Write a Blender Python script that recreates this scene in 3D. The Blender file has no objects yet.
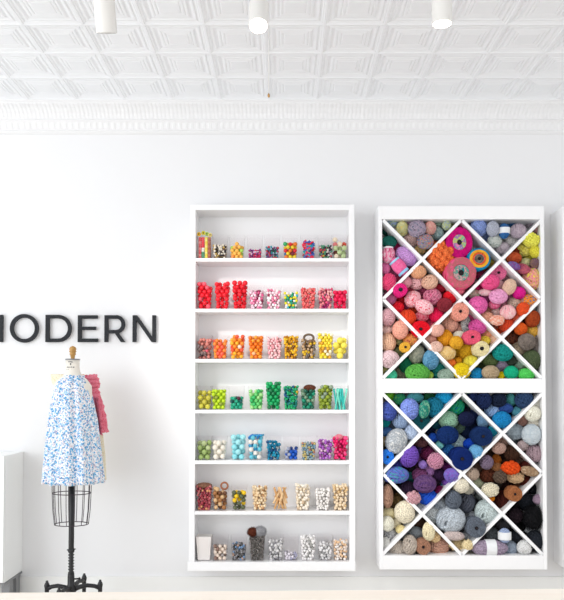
import bpy, bmesh, math, random
from mathutils import Vector, Matrix
R = random.Random(11)
PI = math.pi
C = bpy.context.scene.collection
F, VX, VY = 708.0, 285.0, 371.4          # focal length and principal point in pixels (frame 564x600)
D, EYE, TH = 4.6, 1.30, math.radians(1.5)
CAM = Vector((0, -D, EYE))

def ray(px, py):
    u = (px-VX)/F; v = (VY-py)/F
    return Vector((u, math.cos(TH)-v*math.sin(TH), math.sin(TH)+v*math.cos(TH)))
def at(px, py, Y):                        # pixel -> point on the vertical plane at depth Y
    d = ray(px, py); return CAM + d*((Y+D)/d.y)
def atz(px, py, z):
    d = ray(px, py); return CAM + d*((z-EYE)/d.z)
def atx(X, py, Y):                        # height seen at row py for a point at (X, Y)
    return at(VX, py, Y).z
def s2l(c): return c/12.92 if c <= .04045 else ((c+.055)/1.055)**2.4
def hexc(h, k=1.0):
    return tuple(min(1, s2l(int(h[i:i+2], 16)/255)*k) for i in (0, 2, 4)) + (1,)

# ---------------------------------------------------------------- materials
def newmat(name):
    m = bpy.data.materials.new(name); m.use_nodes = True
    return m, m.node_tree, m.node_tree.nodes['Principled BSDF']
def plain(name, h, rough=.5, metal=0, bump=0, scale=60, k=1.0, spec=.5):
    m, t, p = newmat(name)
    p.inputs['Base Color'].default_value = hexc(h, k)
    p.inputs['Roughness'].default_value = rough
    p.inputs['Metallic'].default_value = metal
    p.inputs['Specular IOR Level'].default_value = spec
    if bump:
        tc = t.nodes.new('ShaderNodeTexCoord'); n = t.nodes.new('ShaderNodeTexNoise'); b = t.nodes.new('ShaderNodeBump')
        n.inputs['Scale'].default_value = scale; b.inputs['Strength'].default_value = bump; b.inputs['Distance'].default_value = .01
        t.links.new(tc.outputs['Object'], n.inputs['Vector']); t.links.new(n.outputs['Fac'], b.inputs['Height'])
        t.links.new(b.outputs['Normal'], p.inputs['Normal'])
    return m
_yc = {}
def yarn_mat(cols):                       # several dyes variegated; one dye marled, partly standing in for strand light and shade
    key = tuple(cols)
    if key in _yc: return _yc[key]
    m, t, p = newmat('yarn_'+'_'.join(cols))
    p.inputs['Roughness'].default_value = .9; p.inputs['Specular IOR Level'].default_value = .12
    tc = t.nodes.new('ShaderNodeTexCoord'); oi = t.nodes.new('ShaderNodeObjectInfo')
    add = t.nodes.new('ShaderNodeVectorMath'); mul = t.nodes.new('ShaderNodeVectorMath'); mul.operation = 'SCALE'
    comb = t.nodes.new('ShaderNodeCombineXYZ')
    for i in range(3): t.links.new(oi.outputs['Random'], comb.inputs[i])
    t.links.new(comb.outputs[0], mul.inputs[0]); mul.inputs['Scale'].default_value = 37
    t.links.new(tc.outputs['Object'], add.inputs[0]); t.links.new(mul.outputs[0], add.inputs[1])
    n = t.nodes.new('ShaderNodeTexNoise'); n.inputs['Scale'].default_value = 3.2 if len(cols) > 1 else 10
    n.inputs['Detail'].default_value = 3; n.inputs['Roughness'].default_value = .7
    t.links.new(add.outputs[0], n.inputs['Vector'])
    r = t.nodes.new('ShaderNodeValToRGB'); t.links.new(n.outputs['Fac'], r.inputs[0])
    e = r.color_ramp.elements
    if len(cols) == 1:
        c = hexc(cols[0]); e[0].position = .40; e[0].color = tuple(x*.62 for x in c[:3])+(1,)
        e[1].position = .58; e[1].color = tuple(min(1, x*1.28+.006) for x in c[:3])+(1,)
    else:
        r.color_ramp.interpolation = 'LINEAR'
        k = len(cols); lo, hi = .38, .62
        e[0].position = lo; e[0].color = hexc(cols[0]); e[1].position = hi; e[1].color = hexc(cols[-1])
        for i in range(1, k-1):
            x = e.new(lo+(hi-lo)*i/(k-1)); x.color = hexc(cols[i])
    t.links.new(r.outputs[0], p.inputs['Base Color'])
    _yc[key] = m; return m

M = {}
M['wall'] = plain('wall_paint', 'efeff0', .85, bump=.04, scale=90)
M['ceil'] = plain('ceiling_paint', 'f3f5f8', .45)
M['trim'] = plain('trim_paint', 'efeff0', .5)
M['base'] = plain('baseboard_paint', 'f4f4f2', .5)
M['floor'] = plain('pale_floor', 'dcd5cb', .5)
M['white'] = plain('white_laminate', 'fafafb', .35, spec=.3)
M['white2'] = plain('white_cabinet', 'f8f9f8', .35)
M['grey_metal'] = plain('grey_metal', '8f9092', .45, .3)
M['letter'] = plain('charcoal_letter', '26282c', .6, spec=.25)
M['black'] = plain('black_iron', '17171a', .4)
M['wire'] = plain('dark_wire', '3a3038', .4, .4)
M['lampwhite'] = plain('lamp_enamel', 'e9e7e3', .4)
M['brass'] = plain('brass', 'b98f5a', .35, .7)
M['ring'] = plain('tan_ring', 'c9a98f', .5)
M['cord'] = plain('cord_white', 'e9e7e4', .6)
M['band'] = plain('paper_band', 'eef0f2', .6)
M['hole'] = plain('painted_hole_shade', '1c1418', .9)  # dark colour standing in for shade inside the yarn cakes

def wood(name, c1, c2, rough=.4, sc=(1.2, 14, 14), spec=.4):
    m, t, p = newmat(name); p.inputs['Roughness'].default_value = rough; p.inputs['Specular IOR Level'].default_value = spec
    tc = t.nodes.new('ShaderNodeTexCoord'); mp = t.nodes.new('ShaderNodeMapping'); mp.inputs['Scale'].default_value = sc
    n = t.nodes.new('ShaderNodeTexNoise'); n.inputs['Scale'].default_value = 2.2; n.inputs['Detail'].default_value = 5
    r = t.nodes.new('ShaderNodeValToRGB')
    r.color_ramp.elements[0].position = .35; r.color_ramp.elements[0].color = hexc(c1)
    r.color_ramp.elements[1].position = .65; r.color_ramp.elements[1].color = hexc(c2)
    t.links.new(tc.outputs['Object'], mp.inputs[0]); t.links.new(mp.outputs[0], n.inputs['Vector'])
    t.links.new(n.outputs['Fac'], r.inputs[0]); t.links.new(r.outputs[0], p.inputs['Base Color'])
    return m
M['table'] = wood('pale_wood', 'f0e6da', 'f5eee4')
M['knob'] = wood('turned_wood', 'a97c3c', 'cfa35e', .35, (8, 8, 30))

def floral():
    m, t, p = newmat('floral_cotton'); p.inputs['Roughness'].default_value = .85; p.inputs['Specular IOR Level'].default_value = .1
    tc = t.nodes.new('ShaderNodeTexCoord')
    def vor(scale, off, thr, warp=.02):
        mp = t.nodes.new('ShaderNodeMapping'); mp.inputs['Location'].default_value = (off, off*.7, off*1.3)
        t.links.new(tc.outputs['Object'], mp.inputs[0])
        n = t.nodes.new('ShaderNodeTexNoise'); n.inputs['Scale'].default_value = scale*1.3; t.links.new(mp.outputs[0], n.inputs['Vector'])
        sc = t.nodes.new('ShaderNodeVectorMath'); sc.operation = 'SCALE'; sc.inputs['Scale'].default_value = warp
        t.links.new(n.outputs['Color'], sc.inputs[0])
        ad = t.nodes.new('ShaderNodeVectorMath'); t.links.new(mp.outputs[0], ad.inputs[0]); t.links.new(sc.outputs[0], ad.inputs[1])
        v = t.nodes.new('ShaderNodeTexVoronoi'); v.inputs['Scale'].default_value = scale; t.links.new(ad.outputs[0], v.inputs['Vector'])
        c = t.nodes.new('ShaderNodeMath'); c.operation = 'LESS_THAN'; c.inputs[1].default_value = thr
        t.links.new(v.outputs['Distance'], c.inputs[0]); return c.outputs[0]
    cur = None
    for sc, off, thr, col in ((70, 0, .40, 'a4d0ea'), (62, 3.1, .36, '4fa6da'), (80, 7.7, .27, '7f94b0'), (95, 5.2, .26, 'dba8b6'), (60, 11.3, .24, '3a86c0')):
        mx = t.nodes.new('ShaderNodeMix'); mx.data_type = 'RGBA'
        if cur is None: mx.inputs[6].default_value = hexc('f4f4f8')
        else: t.links.new(cur, mx.inputs[6])
        mx.inputs[7].default_value = hexc(col); t.links.new(vor(sc, off, thr), mx.inputs[0]); cur = mx.outputs[2]
    t.links.new(cur, p.inputs['Base Color']); return m
M['floral'] = floral()
def cloth(name, c1, c2, sc):
    m = plain(name, c1, .9, bump=.5, scale=sc, spec=.1); t = m.node_tree; p = t.nodes['Principled BSDF']
    tc = t.nodes.new('ShaderNodeTexCoord'); v = t.nodes.new('ShaderNodeTexVoronoi'); v.inputs['Scale'].default_value = sc
    r = t.nodes.new('ShaderNodeValToRGB'); r.color_ramp.elements[0].color = hexc(c1); r.color_ramp.elements[1].color = hexc(c2)
    r.color_ramp.elements[0].position = .1; r.color_ramp.elements[1].position = .5
    t.links.new(tc.outputs['Object'], v.inputs['Vector']); t.links.new(v.outputs['Distance'], r.inputs[0]); t.links.new(r.outputs[0], p.inputs['Base Color'])
    return m
M['coral'] = cloth('coral_lace', 'e0486a', 'f08a9c', 120)
M['cream'] = cloth('cream_gauze', 'e6d3a8', 'f3ead2', 90)
M['canvas'] = plain('linen_canvas', 'ece6dc', .85, bump=.1, scale=200, spec=.1)
def acrylic():
    m, t, p = newmat('clear_acrylic'); nt = t.nodes
    tr = nt.new('ShaderNodeBsdfTransparent'); tr.inputs[0].default_value = (.99, .985, .986, 1)
    gl = nt.new('ShaderNodeBsdfGlossy'); gl.inputs['Roughness'].default_value = .08
    lw = nt.new('ShaderNodeFresnel'); lw.inputs['IOR'].default_value = 1.12
    mx = nt.new('ShaderNodeMixShader'); fm = nt.new('ShaderNodeMath'); fm.operation = 'MULTIPLY'; fm.inputs[1].default_value = .25; t.links.new(lw.outputs[0], fm.inputs[0]); t.links.new(fm.outputs[0], mx.inputs[0]); t.links.new(tr.outputs[0], mx.inputs[1]); t.links.new(gl.outputs[0], mx.inputs[2])
    t.links.new(mx.outputs[0], nt['Material Output'].inputs['Surface']); return m
M['acrylic'] = acrylic()
def emit(name, h, s):
    m, t, p = newmat(name); p.inputs['Emission Color'].default_value = hexc(h); p.inputs['Emission Strength'].default_value = s; return m
M['bulb'] = emit('bulb_glow', 'fff6e8', 6)
_bm = {}
def bead_mat(h):
    if h not in _bm: _bm[h] = plain('bead_'+h, h, .45, spec=.4)
    return _bm[h]

# ---------------------------------------------------------------- mesh helper
class MB:
    def __init__(s): s.v = []; s.f = []; s.mi = []; s.sm = []
    def add(s, vs, fs, mi=0, smooth=False):
        b = len(s.v); s.v += [tuple(v) for v in vs]
        for f in fs: s.f.append(tuple(b+i for i in f)); s.mi.append(mi); s.sm.append(smooth)
    def box(s, lo, hi, mi=0, mat=None):
        x0, y0, z0 = lo; x1, y1, z1 = hi
        vs = [Vector(p) for p in ((x0,y0,z0),(x1,y0,z0),(x1,y1,z0),(x0,y1,z0),(x0,y0,z1),(x1,y0,z1),(x1,y1,z1),(x0,y1,z1))]
        if mat: vs = [mat @ v for v in vs]
        s.add(vs, [(3,2,1,0),(4,5,6,7),(0,1,5,4),(1,2,6,5),(2,3,7,6),(3,0,4,7)], mi)
    def tube(s, pts, r, seg=8, closed=False, mi=0, cap=True):
        pts = [Vector(p) for p in pts]; n = len(pts); rs = r if isinstance(r, (list, tuple)) else [r]*n
        vs = []; up = None
        for i, p in enumerate(pts):
            a = pts[(i-1) % n] if (closed or i > 0) else p; b = pts[(i+1) % n] if (closed or i < n-1) else p
            t = (b-a).normalized()
            if up is None: up = Vector((0,0,1)) if abs(t.z) < .9 else Vector((1,0,0))
            x = t.cross(up)
            if x.length < 1e-6: x = t.cross(Vector((0,1,0)))
            x.normalize(); y = x.cross(t); up = y
            for k in range(seg):
                an = 2*PI*k/seg; vs.append(p + (x*math.cos(an)+y*math.sin(an))*rs[i])
        fs = []
        for i in range(n if closed else n-1):
            j = (i+1) % n
            for k in range(seg):
                l = (k+1) % seg; fs.append((i*seg+k, i*seg+l, j*seg+l, j*seg+k))
        if not closed and cap: fs += [tuple(range(seg-1, -1, -1)), tuple((n-1)*seg+k for k in range(seg))]
        s.add(vs, fs, mi, True)
    def lathe(s, prof, seg=24, mat=None, mi=0, smooth=True):   # prof: (r, z), about z
        vs = []
        for r, z in prof:
            for k in range(seg):
                a = 2*PI*k/seg; v = Vector((r*math.cos(a), r*math.sin(a), z)); vs.append(mat @ v if mat else v)
        fs = []
        for i in range(len(prof)-1):
            for k in range(seg):
                l = (k+1) % seg; fs.append((i*seg+k, i*seg+l, (i+1)*seg+l, (i+1)*seg+k))
        if prof[0][0] > 1e-6: fs.append(tuple(range(seg-1, -1, -1)))
        if prof[-1][0] > 1e-6: fs.append(tuple((len(prof)-1)*seg+k for k in range(seg)))
        s.add(vs, fs, mi, smooth)
    def ball(s, c, r, mi=0, u=8, w=6, sc=(1,1,1)):
        c = Vector(c); vs = [c+Vector((0,0,-r*sc[2]))]
        for i in range(1, w):
            a = -PI/2+PI*i/w
            for k in range(u):
                b = 2*PI*k/u; vs.append(c+Vector((r*sc[0]*math.cos(a)*math.cos(b), r*sc[1]*math.cos(a)*math.sin(b), r*sc[2]*math.sin(a))))
        vs.append(c+Vector((0,0,r*sc[2]))); fs = []
        for k in range(u): fs.append((0, 1+(k+1) % u, 1+k))
        for i in range(w-2):
            for k in range(u): fs.append((1+i*u+k, 1+i*u+(k+1) % u, 1+(i+1)*u+(k+1) % u, 1+(i+1)*u+k))
        o = 1+(w-2)*u
        for k in range(u): fs.append((o+k, o+(k+1) % u, len(vs)-1))
        s.add(vs, fs, mi, True)
    def mesh(s, name):
        me = bpy.data.meshes.new(name); me.from_pydata(s.v, [], s.f)
        me.polygons.foreach_set('material_index', s.mi); me.polygons.foreach_set('use_smooth', s.sm)
        me.update(); return me
    def build(s, name, mats, parent=None, loc=None, bevel=0):
        me = s.mesh(name)
        for m in (mats if isinstance(mats, list) else [mats]): me.materials.append(m)
        o = bpy.data.objects.new(name, me); C.objects.link(o)
        if parent: o.parent = parent
        if loc is not None: o.location = loc
        if bevel:
            b = o.modifiers.new('bevel', 'BEVEL'); b.width = bevel; b.segments = 2; b.limit_method = 'ANGLE'
        return o
def tag(o, label=None, cat=None, group=None, kind=None):
    for k, v in (('label', label), ('category', cat), ('group', group), ('kind', kind)):
        if v: o[k] = v
    return o
def empty(name, loc, label, cat, group=None, rot=None):
    o = bpy.data.objects.new(name, None); C.objects.link(o); o.location = loc
    if rot: o.rotation_euler = rot
    return tag(o, label, cat, group)
def struct(o, label=None): return tag(o, label, None, None, 'structure')

# ---------------------------------------------------------------- room
CZ = EYE+1.86
mb = MB(); mb.box((-4.2, 0, 0), (4.6, .12, CZ)); struct(mb.build('wall_back', M['wall']))
mb = MB(); mb.box((-4.2, -6.5, -.1), (4.6, .12, 0)); struct(mb.build('floor', M['floor']))
# stamped tin ceiling: nested square mouldings in every tile
P = 1.86/6.086
prof = [(0, .010), (.018, .010), (.03, .0), (.05, .0), (.075, -.011), (.09, -.011), (.105, -.003), (.125, -.003), (.165, -.017), (.185, -.017),
        (.215, -.004), (.235, -.004), (.255, -.010), (.275, -.002), (.30, -.002), (.315, -.008), (.34, .0)]
mb = MB(); X0 = -.104; zs = []
for ix in range(-13, 15):
    for iy in range(0, 15):
        cx = X0+(ix+.5)*P; cy = -.151-(iy+.5)*P
        vs = []
        for e, h in prof:
            q = (.5-e)*P
            vs += [(cx-q, cy-q, CZ-.012-h*.42), (cx+q, cy-q, CZ-.012-h*.42), (cx+q, cy+q, CZ-.012-h*.42), (cx-q, cy+q, CZ-.012-h*.42)]
        fs = []
        for i in range(len(prof)-1):
            for k in range(4):
                l = (k+1) % 4; fs.append((i*4+k, (i+1)*4+k, (i+1)*4+l, i*4+l))
        n = (len(prof)-1)*4; fs.append((n+3, n+2, n+1, n))
        mb.add(vs, fs)
mb.box((-4.2, -4.75, CZ+.01), (4.6, .12, CZ+.1))
struct(mb.build('ceiling', M['ceil']))
# fluted cornice between wall and ceiling
mb = MB()
pf = [(-.151, CZ-.0, 0), (-.155, CZ-.022, 0), (-.140, CZ-.030, 0), (-.136, CZ-.036, 1), (-.105, CZ-.05, 1), (-.075, CZ-.075, 1), (-.060, CZ-.100, 1), (-.058, CZ-.104, 0),
      (-.064, CZ-.112, 0), (-.052, CZ-.122, 0), (-.046, CZ-.126, 2), (-.030, CZ-.155, 2), (-.022, CZ-.166, 0), (-.026, CZ-.172, 0), (-.014, CZ-.184, 0), (.0, CZ-.186, 0)]
nx = 1100; xs = [-3.4+i*(7.2/nx) for i in range(nx+1)]
vs = []
for i, x in enumerate(xs):
    for y, z, fl in pf:
        k = 0
        if fl == 1: k = .0016 if i % 4 < 2 else 0
        if fl == 2: k = .0022 if i % 6 < 3 else 0
        vs.append((x, y-k, z-k))
n = len(pf); fs = [(i*n+j, i*n+j+1, (i+1)*n+j+1, (i+1)*n+j) for i in range(nx) for j in range(n-1)]
mb.add(vs, fs); struct(mb.build('trim_1', M['trim']))
# baseboard
bz = at(VX, 577, -.015).z
mb = MB(); mb.box((-4.2, -.015, 0), (4.6, .0, bz)); mb.box((-4.2, -.02, 0), (4.6, -.014, .012))
struct(mb.build('baseboard_back', M['base']))

# ---------------------------------------------------------------- counter in the foreground
a = atz(0, 592.3, .76); b = atz(564, 588.3, .76)
dirx = (b-a).normalized(); nrm = Vector((dirx.y, -dirx.x, 0)); mid = (a+b)/2
t = empty('work_table', (mid.x, mid.y, 0), 'pale wooden work table edge across the bottom of the picture', 'table')
rz = math.atan2(dirx.y, dirx.x); t.rotation_euler = (0, 0, rz)
mb = MB(); mb.box((-1.35, -.85, .72), (1.35, 0, .76)); mb.build('tabletop', M['table'], t, bevel=.004)
for sx in (-1.25, 1.25):
    for sy in (-.78, -.08):
        mb = MB(); mb.box((sx-.03, sy-.03, 0), (sx+.03, sy+.03, .72)); mb.build('leg', M['table'], t)

# ---------------------------------------------------------------- shelf of cups
YF = -.20                                 # front plane of the wall units
def X(px, Y=YF): return at(px, 390, Y).x
def Z(py, Y=YF): return at(VX, py, Y).z
x0, x1 = X(189.3), X(354.8); i0, i1 = X(195.0), X(349.3)
zt, zb = Z(204.6), Z(571)
rows = [258, 308.7, 359, 409.9, 460.7, 511.4, 562]
sh = empty('display_shelf', ((x0+x1)/2, 0, zb), 'tall white wall shelf holding clear cups of colourful sweets and beads', 'shelf')
def lb(o, lo, hi): return [tuple(Vector(v)-Vector(o.location)) for v in (lo, hi)]
def part(root, name, lo, hi, m, bevel=.0015):
    mb = MB(); a, b = lb(root, lo, hi); mb.box(a, b); return mb.build(name, m, root, bevel=bevel)
part(sh, 'side_panel', (x0, YF, zb+.04), (i0, 0, zt), M['white'])
part(sh, 'side_panel', (i1, YF, zb+.04), (x1, 0, zt), M['white'])
part(sh, 'top_panel', (i0, YF, Z(210)), (i1, 0, zt), M['white'])
part(sh, 'back_panel', (i0, -.012, zb+.04), (i1, 0, Z(210)), M['white'], 0)
part(sh, 'bottom_shelf', (x0-.008, YF-.004, zb), (x1+.002, 0, Z(562)), M['white'], .003)
for r in rows[:-1]:
    part(sh, 'shelf_board', (i0, YF+.003, Z(r+3.4)), (i1, -.012, Z(r)), M['white'])

# ---------------------------------------------------------------- yarn rack
y0, y1 = X(379), X(545.7); j0, j1 = X(382.7), X(542)
rk = empty('yarn_rack', ((y0+y1)/2, 0, Z(569.5)), 'big white wall rack with crisscross cubbies stuffed with colourful yarn', 'yarn rack')
part(rk, 'side_panel', (y0, YF, Z(569.5)), (j0, 0, Z(206)), M['white'])
part(rk, 'side_panel', (j1, YF, Z(569.5)), (y1, 0, Z(206)), M['white'])
part(rk, 'top_rail', (j0, YF, Z(219.2)), (j1, 0, Z(206)), M['white'])
part(rk, 'middle_rail', (j0, YF, Z(392.8)), (j1, 0, Z(378.6)), M['white'])
part(rk, 'bottom_rail', (j0, YF, Z(569.5)), (j1, 0, Z(555.6)), M['white'])
part(rk, 'back_panel', (j0, -.012, Z(555.6)), (j1, 0, Z(219.2)), M['white'], 0)
def divider(p, q, off=0):
    a = at(p[0], p[1], YF); b = at(q[0], q[1], YF); L = (b-a).length; an = math.atan2(b.z-a.z, b.x-a.x)
    mb = MB(); h = .0098
    mt = Matrix.Translation(Vector((a.x, 0, a.z))-rk.location) @ Matrix.Rotation(-an, 4, 'Y')
    mb.box((0, YF+.004+off, -h), (L, -.012, h), 0, mt); mb.build('divider', M['white'], rk, bevel=.001)
for (tp, bt) in ((219.4, 378.4), (393, 555.4)):
    L, Rr = 383.3, 541.7; mx = 461.8; my = (tp+bt)/2+(.0 if tp < 300 else -.8)
    if tp > 300: L, Rr, mx = 382.6, 543, 462.2
    divider((L, tp+.6), (Rr, bt-.6)); divider((L, bt-.6), (Rr, tp+.6), .0012)
    
    for q_ in ((mx, tp), (mx, bt)):
        divider(q_, (L, my), .0024); divider(q_, (Rr, my), .0024)

# neighbour unit, mostly outside the frame on the right
nb0 = at(552, 390, 0).x; nt, nbm = at(VX, 214.5, 0).z, at(VX, 561.5, 0).z
nu = empty('wall_shelf', (nb0+.5, 0, nbm), 'white wall unit cut off at the right edge, beside the yarn rack', 'shelf')
part(nu, 'side_panel', (nb0, YF, nbm), (nb0+.025, 0, nt), M['white'])
part(nu, 'side_panel', (nb0+1.0, YF, nbm), (nb0+1.025, 0, nt), M['white'])
part(nu, 'top_panel', (nb0+.025, YF, nt-.06), (nb0+1.0, 0, nt), M['white'])
part(nu, 'bottom_panel', (nb0+.025, YF, nbm), (nb0+1.0, 0, nbm+.06), M['white'])
part(nu, 'back_panel', (nb0+.025, -.012, nbm+.06), (nb0+1.0, 0, nt-.06), M['white'], 0)

# ---------------------------------------------------------------- low white cabinet at left
cx = at(23, 500, 0).x; cyf = -.31
ct, cb = at(VX, 451.5, 0).z, at(VX, 573, 0).z
cab = empty('low_cabinet', (cx-.6, 0, 0), 'low white cabinet on grey legs at the left edge under the dark letters', 'cabinet')
part(cab, 'body', (cx-1.2, cyf+.02, cb+.015), (cx, 0, ct), M['white2'], .003)
part(cab, 'base_frame', (cx-1.2, cyf+.02, cb), (cx, 0, cb+.013), M['grey_metal'])
for k in range(3):
    part(cab, 'door', (cx-1.198+k*.4, cyf, cb+.02), (cx-.802+k*.4, cyf+.019, ct), M['white2'], .002)
for (xa, ya) in ((cx-.05, -.1), (cx-.05, cyf+.1), (cx-1.2, -.1), (cx-1.2, cyf+.1)):
    part(cab, 'leg', (xa, ya-.0, 0), (xa+.05, ya+.06, cb), M['grey_metal'])

# ---------------------------------------------------------------- wall letters
def prism(mb, poly, y0, y1):
    _lc[0] += 1; y0 -= (_lc[0] % 7)*.0002
    n = len(poly); vs = [(x, y0, z) for x, z in poly]+[(x, y1, z) for x, z in poly]
    fs = [tuple(range(n)), tuple(range(2*n-1, n-1, -1))]+[(i, i+n, (i+1) % n+n, (i+1) % n) for i in range(n)]
    mb.add(vs, fs)
LY0, LY1 = -.024, -.008
_lc = [0]
def P2(px, py): q = at(px-.2, py, -.024); return (q.x, q.z)
def bar(mb, a, b, w):
    a, b = Vector(a), Vector(b); d = (b-a).normalized(); n = Vector((-d.y, d.x))*w/2
    prism(mb, [a-n, b-n, b+n, a+n], LY0, LY1)
def rect(mb, xa, ya, xb, yb):
    (u, v), (w, z) = P2(xa, ya), P2(xb, yb); prism(mb, [(u, z), (w, z), (w, v), (u, v)], LY0, LY1)
def arc(mb, cx, cy, rx, ry, a0, a1, st, n=40):
    out = []; inn = []
    for i in range(n+1):
        a = math.radians(a0+(a1-a0)*i/n)
        out.append(P2(cx+rx*math.cos(a), cy-ry*math.sin(a))); inn.append(P2(cx+(rx-st)*math.cos(a), cy-(ry-st)*math.sin(a)))
    for i in range(n): prism(mb, [inn[i], out[i], out[i+1], inn[i+1]], LY0, LY1)
def quad(mb, pts): prism(mb, [P2(*p) for p in pts][::-1], LY0, LY1)
T, B, S = 314.8, 342.0, 3.6
def letter(ch, fn):
    mb = MB(); fn(mb); mb.box((0,0,0),(0,0,0)) if False else None
    o = mb.build('sign_letter', M['letter']); tag(o, f'charcoal raised capital letter {ch} mounted on the white wall', 'sign letter', 'letters of the wall sign')
    p = MB(); c = sum((Vector(v) for v in mb.v), Vector())/len(mb.v)
    for dx in (-.03, .03):
        p.box((c.x+dx-.003, -.008, c.z-.08), (c.x+dx+.003, 0, c.z-.074))
    return o
def fM(mb):
    rect(mb, -27.5, T, -24, B); rect(mb, -.9, T, 2.7, B)
    quad(mb, [(-27, T), (-23.4, T), (-10.4, 332), (-12.2, 336)]); quad(mb, [(-1, T), (2.6, T), (-11.4, 336.5), (-13.0, 332)])
def fO(mb): arc(mb, 24.2, 328.3, 14.3, 14.3, 0, 360, S, 56)
def fD(mb):
    rect(mb, 45.7, T, 49.3, B); rect(mb, 49, T, 58.4, T+3.5); rect(mb, 49, B-3.5, 58.4, B); arc(mb, 58.2, 328.4, 13.4, 13.6, 90, -90, S)
def fE(mb):
    rect(mb, 78, T+.4, 81.6, B); rect(mb, 81.4, T+.4, 97.6, T+3.8); rect(mb, 81.4, 326.6, 96.0, 329.9); rect(mb, 81.4, B-3.5, 98, B)
def fR(mb):
    rect(mb, 104.6, T+.4, 108.2, B); rect(mb, 108, T+.4, 116.4, T+3.9); rect(mb, 108, 329.9, 116.6, 333.3)
    arc(mb, 116.2, 324.2, 8.9, 9.2, 90, -90, S); quad(mb, [(114.4, 332.5), (118, 332), (125.2, B), (120.9, B)])
def fN(mb):
    rect(mb, 132.8, T+.4, 136.4, B); rect(mb, 152.4, T+.4, 156, B); quad(mb, [(133, T+.4), (137.2, T+.4), (155.8, B), (151.6, B)])
for ch, fn in (('M', fM), ('O', fO), ('D', fD), ('E', fE), ('R', fR), ('N', fN)): letter(ch, fn)

# ---------------------------------------------------------------- dress form and its garments
DY = -.45; s = (DY+D)/F                   # metres per pixel at the form
def dz(py): return at(VX, py, DY).z
fx = at(72.5, 390, DY).x
df = empty('dress_form', (fx, DY, 0), 'linen dress form with wooden neck knob on black iron stand', 'dress form')
mb = MB(); zz = [(346, .6), (347, 2.6), (349.2, 3.7), (350.3, 3.0), (351.5, 3.7), (352.8, 2.7), (354.2, 3.2), (355.5, 2.4), (358, 1.9), (360.5, 2.4)]
mb.lathe([(r*s, dz(y)) for y, r in zz][::-1], 20); mb.build('neck_knob', M['knob'], df)
mb = MB(); mb.lathe([(0, dz(360)), (7*s, dz(360.1)), (7.3*s, dz(358.9)), (0, dz(358.8))][::1], 24); mb.build('neck_plate', M['grey_metal'], df)
tor = [(357.5+2.5, 6.9, 6.2), (366, 6.7, 6.2), (372, 7.4, 7), (376, 9.5, 8), (380, 15, 9), (386, 19, 12), (396, 19.5, 14.5), (408, 18.5, 14.5), (424, 15.8, 12.5), (440, 17.5, 13.5), (458, 20, 15), (474, 20.5, 15.5)]
mb = MB(); vs = []; n = 32
for y, rx, ry in tor:
    for k in range(n):
        a = 2*PI*k/n; vs.append((rx*s*math.cos(a), ry*s*math.sin(a), dz(y)))
fs = [(i*n+k, (i+1)*n+k, (i+1)*n+(k+1) % n, i*n+(k+1) % n) for i in range(len(tor)-1) for k in range(n)]+[tuple(range(n)), tuple((len(tor)-1)*n+k for k in range(n-1, -1, -1))]
mb.add(vs, fs, 0, True); torso = mb.build('torso', M['canvas'], df)
mb = MB()                                  # printed size mark on the neck
for (u, v, w, h) in ((-1, 362, 3.4, .7), (1.2, 362.3, 1.5, .7), (-.2, 364.3, 1.1, 1.8), (-3.6, 367.3, 1.3, .9), (-1.8, 367.4, 1.4, .9), (.4, 367.3, 1.3, .9), (2.6, 367.4, 1.4, .9), (-1.5, 369.6, 5.5, .5)):
    for q in range(3):
        ww = w/3; uu = u-w/2+ww*(q+.5); yy = -6.3*s*math.sqrt(max(0, 1-(uu/6.8)**2))-.0012
        mb.box(((uu-ww/2)*s, yy-.0005, dz(v+h/2)), ((uu+ww/2)*s, yy+.001, dz(v-h/2)))
mb.build('printed_mark', plain('ink', '5a5a5c', .8), torso)
mb = MB(); gz = [(478, 19.3, 14), (493, 19, 14), (524, 16.6, 12.5)]
def ell(y, rx, ry, n=40): return [(rx*s*math.cos(2*PI*k/n), ry*s*math.sin(2*PI*k/n), dz(y)) for k in range(n)]
for y, rx, ry in gz: mb.tube(ell(y, rx, ry), .0026, 6, True)
for k in range(14):
    a = 2*PI*(k+.35)/14
    mb.tube([(rx*s*math.cos(a), ry*s*math.sin(a), dz(y)) for y, rx, ry in ((470, 19.4, 14), (478, 19.3, 14), (493, 19, 14), (510, 18.2, 13.6), (520, 17, 12.8), (524, 16.6, 12.5))], .0022, 5)
mb.build('wire_cage', M['wire'], df)
mb = MB(); mb.lathe([(2.5*s, dz(551)), (2.7*s, dz(549)), (2.7*s, dz(440))], 16); mb.build('pole', M['black'], df)
mb = MB(); mb.lathe([(1.4*s, dz(552)), (3.2*s, dz(551.5)), (3.2*s, dz(549)), (1.5*s, dz(548.5))], 16)
mb.tube([(-4.2*s, 0, dz(550)), (4.2*s, 0, dz(549))], .004, 6); mb.build('collar', M['black'], df)
mb = MB(); pr = [(1.8*s, dz(576))]
y = 576
while y > 552: pr += [(3.1*s, dz(y-1.0)), (1.8*s, dz(y-2.2))]; y -= 2.9
mb.lathe(pr, 14); mb.build('threaded_rod', M['black'], df)
mb = MB(); mb.lathe([(5*s, dz(592)), (5.4*s, dz(588)), (3.4*s, dz(584)), (3.3*s, dz(576)), (3*s, dz(573))], 18)
mb.tube([(3*s, 0, dz(579)), (8*s, 0, dz(578.6))], .005, 6); mb.ball((8.3*s, 0, dz(578.6)), .008); mb.build('hub', M['black'], df)
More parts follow.
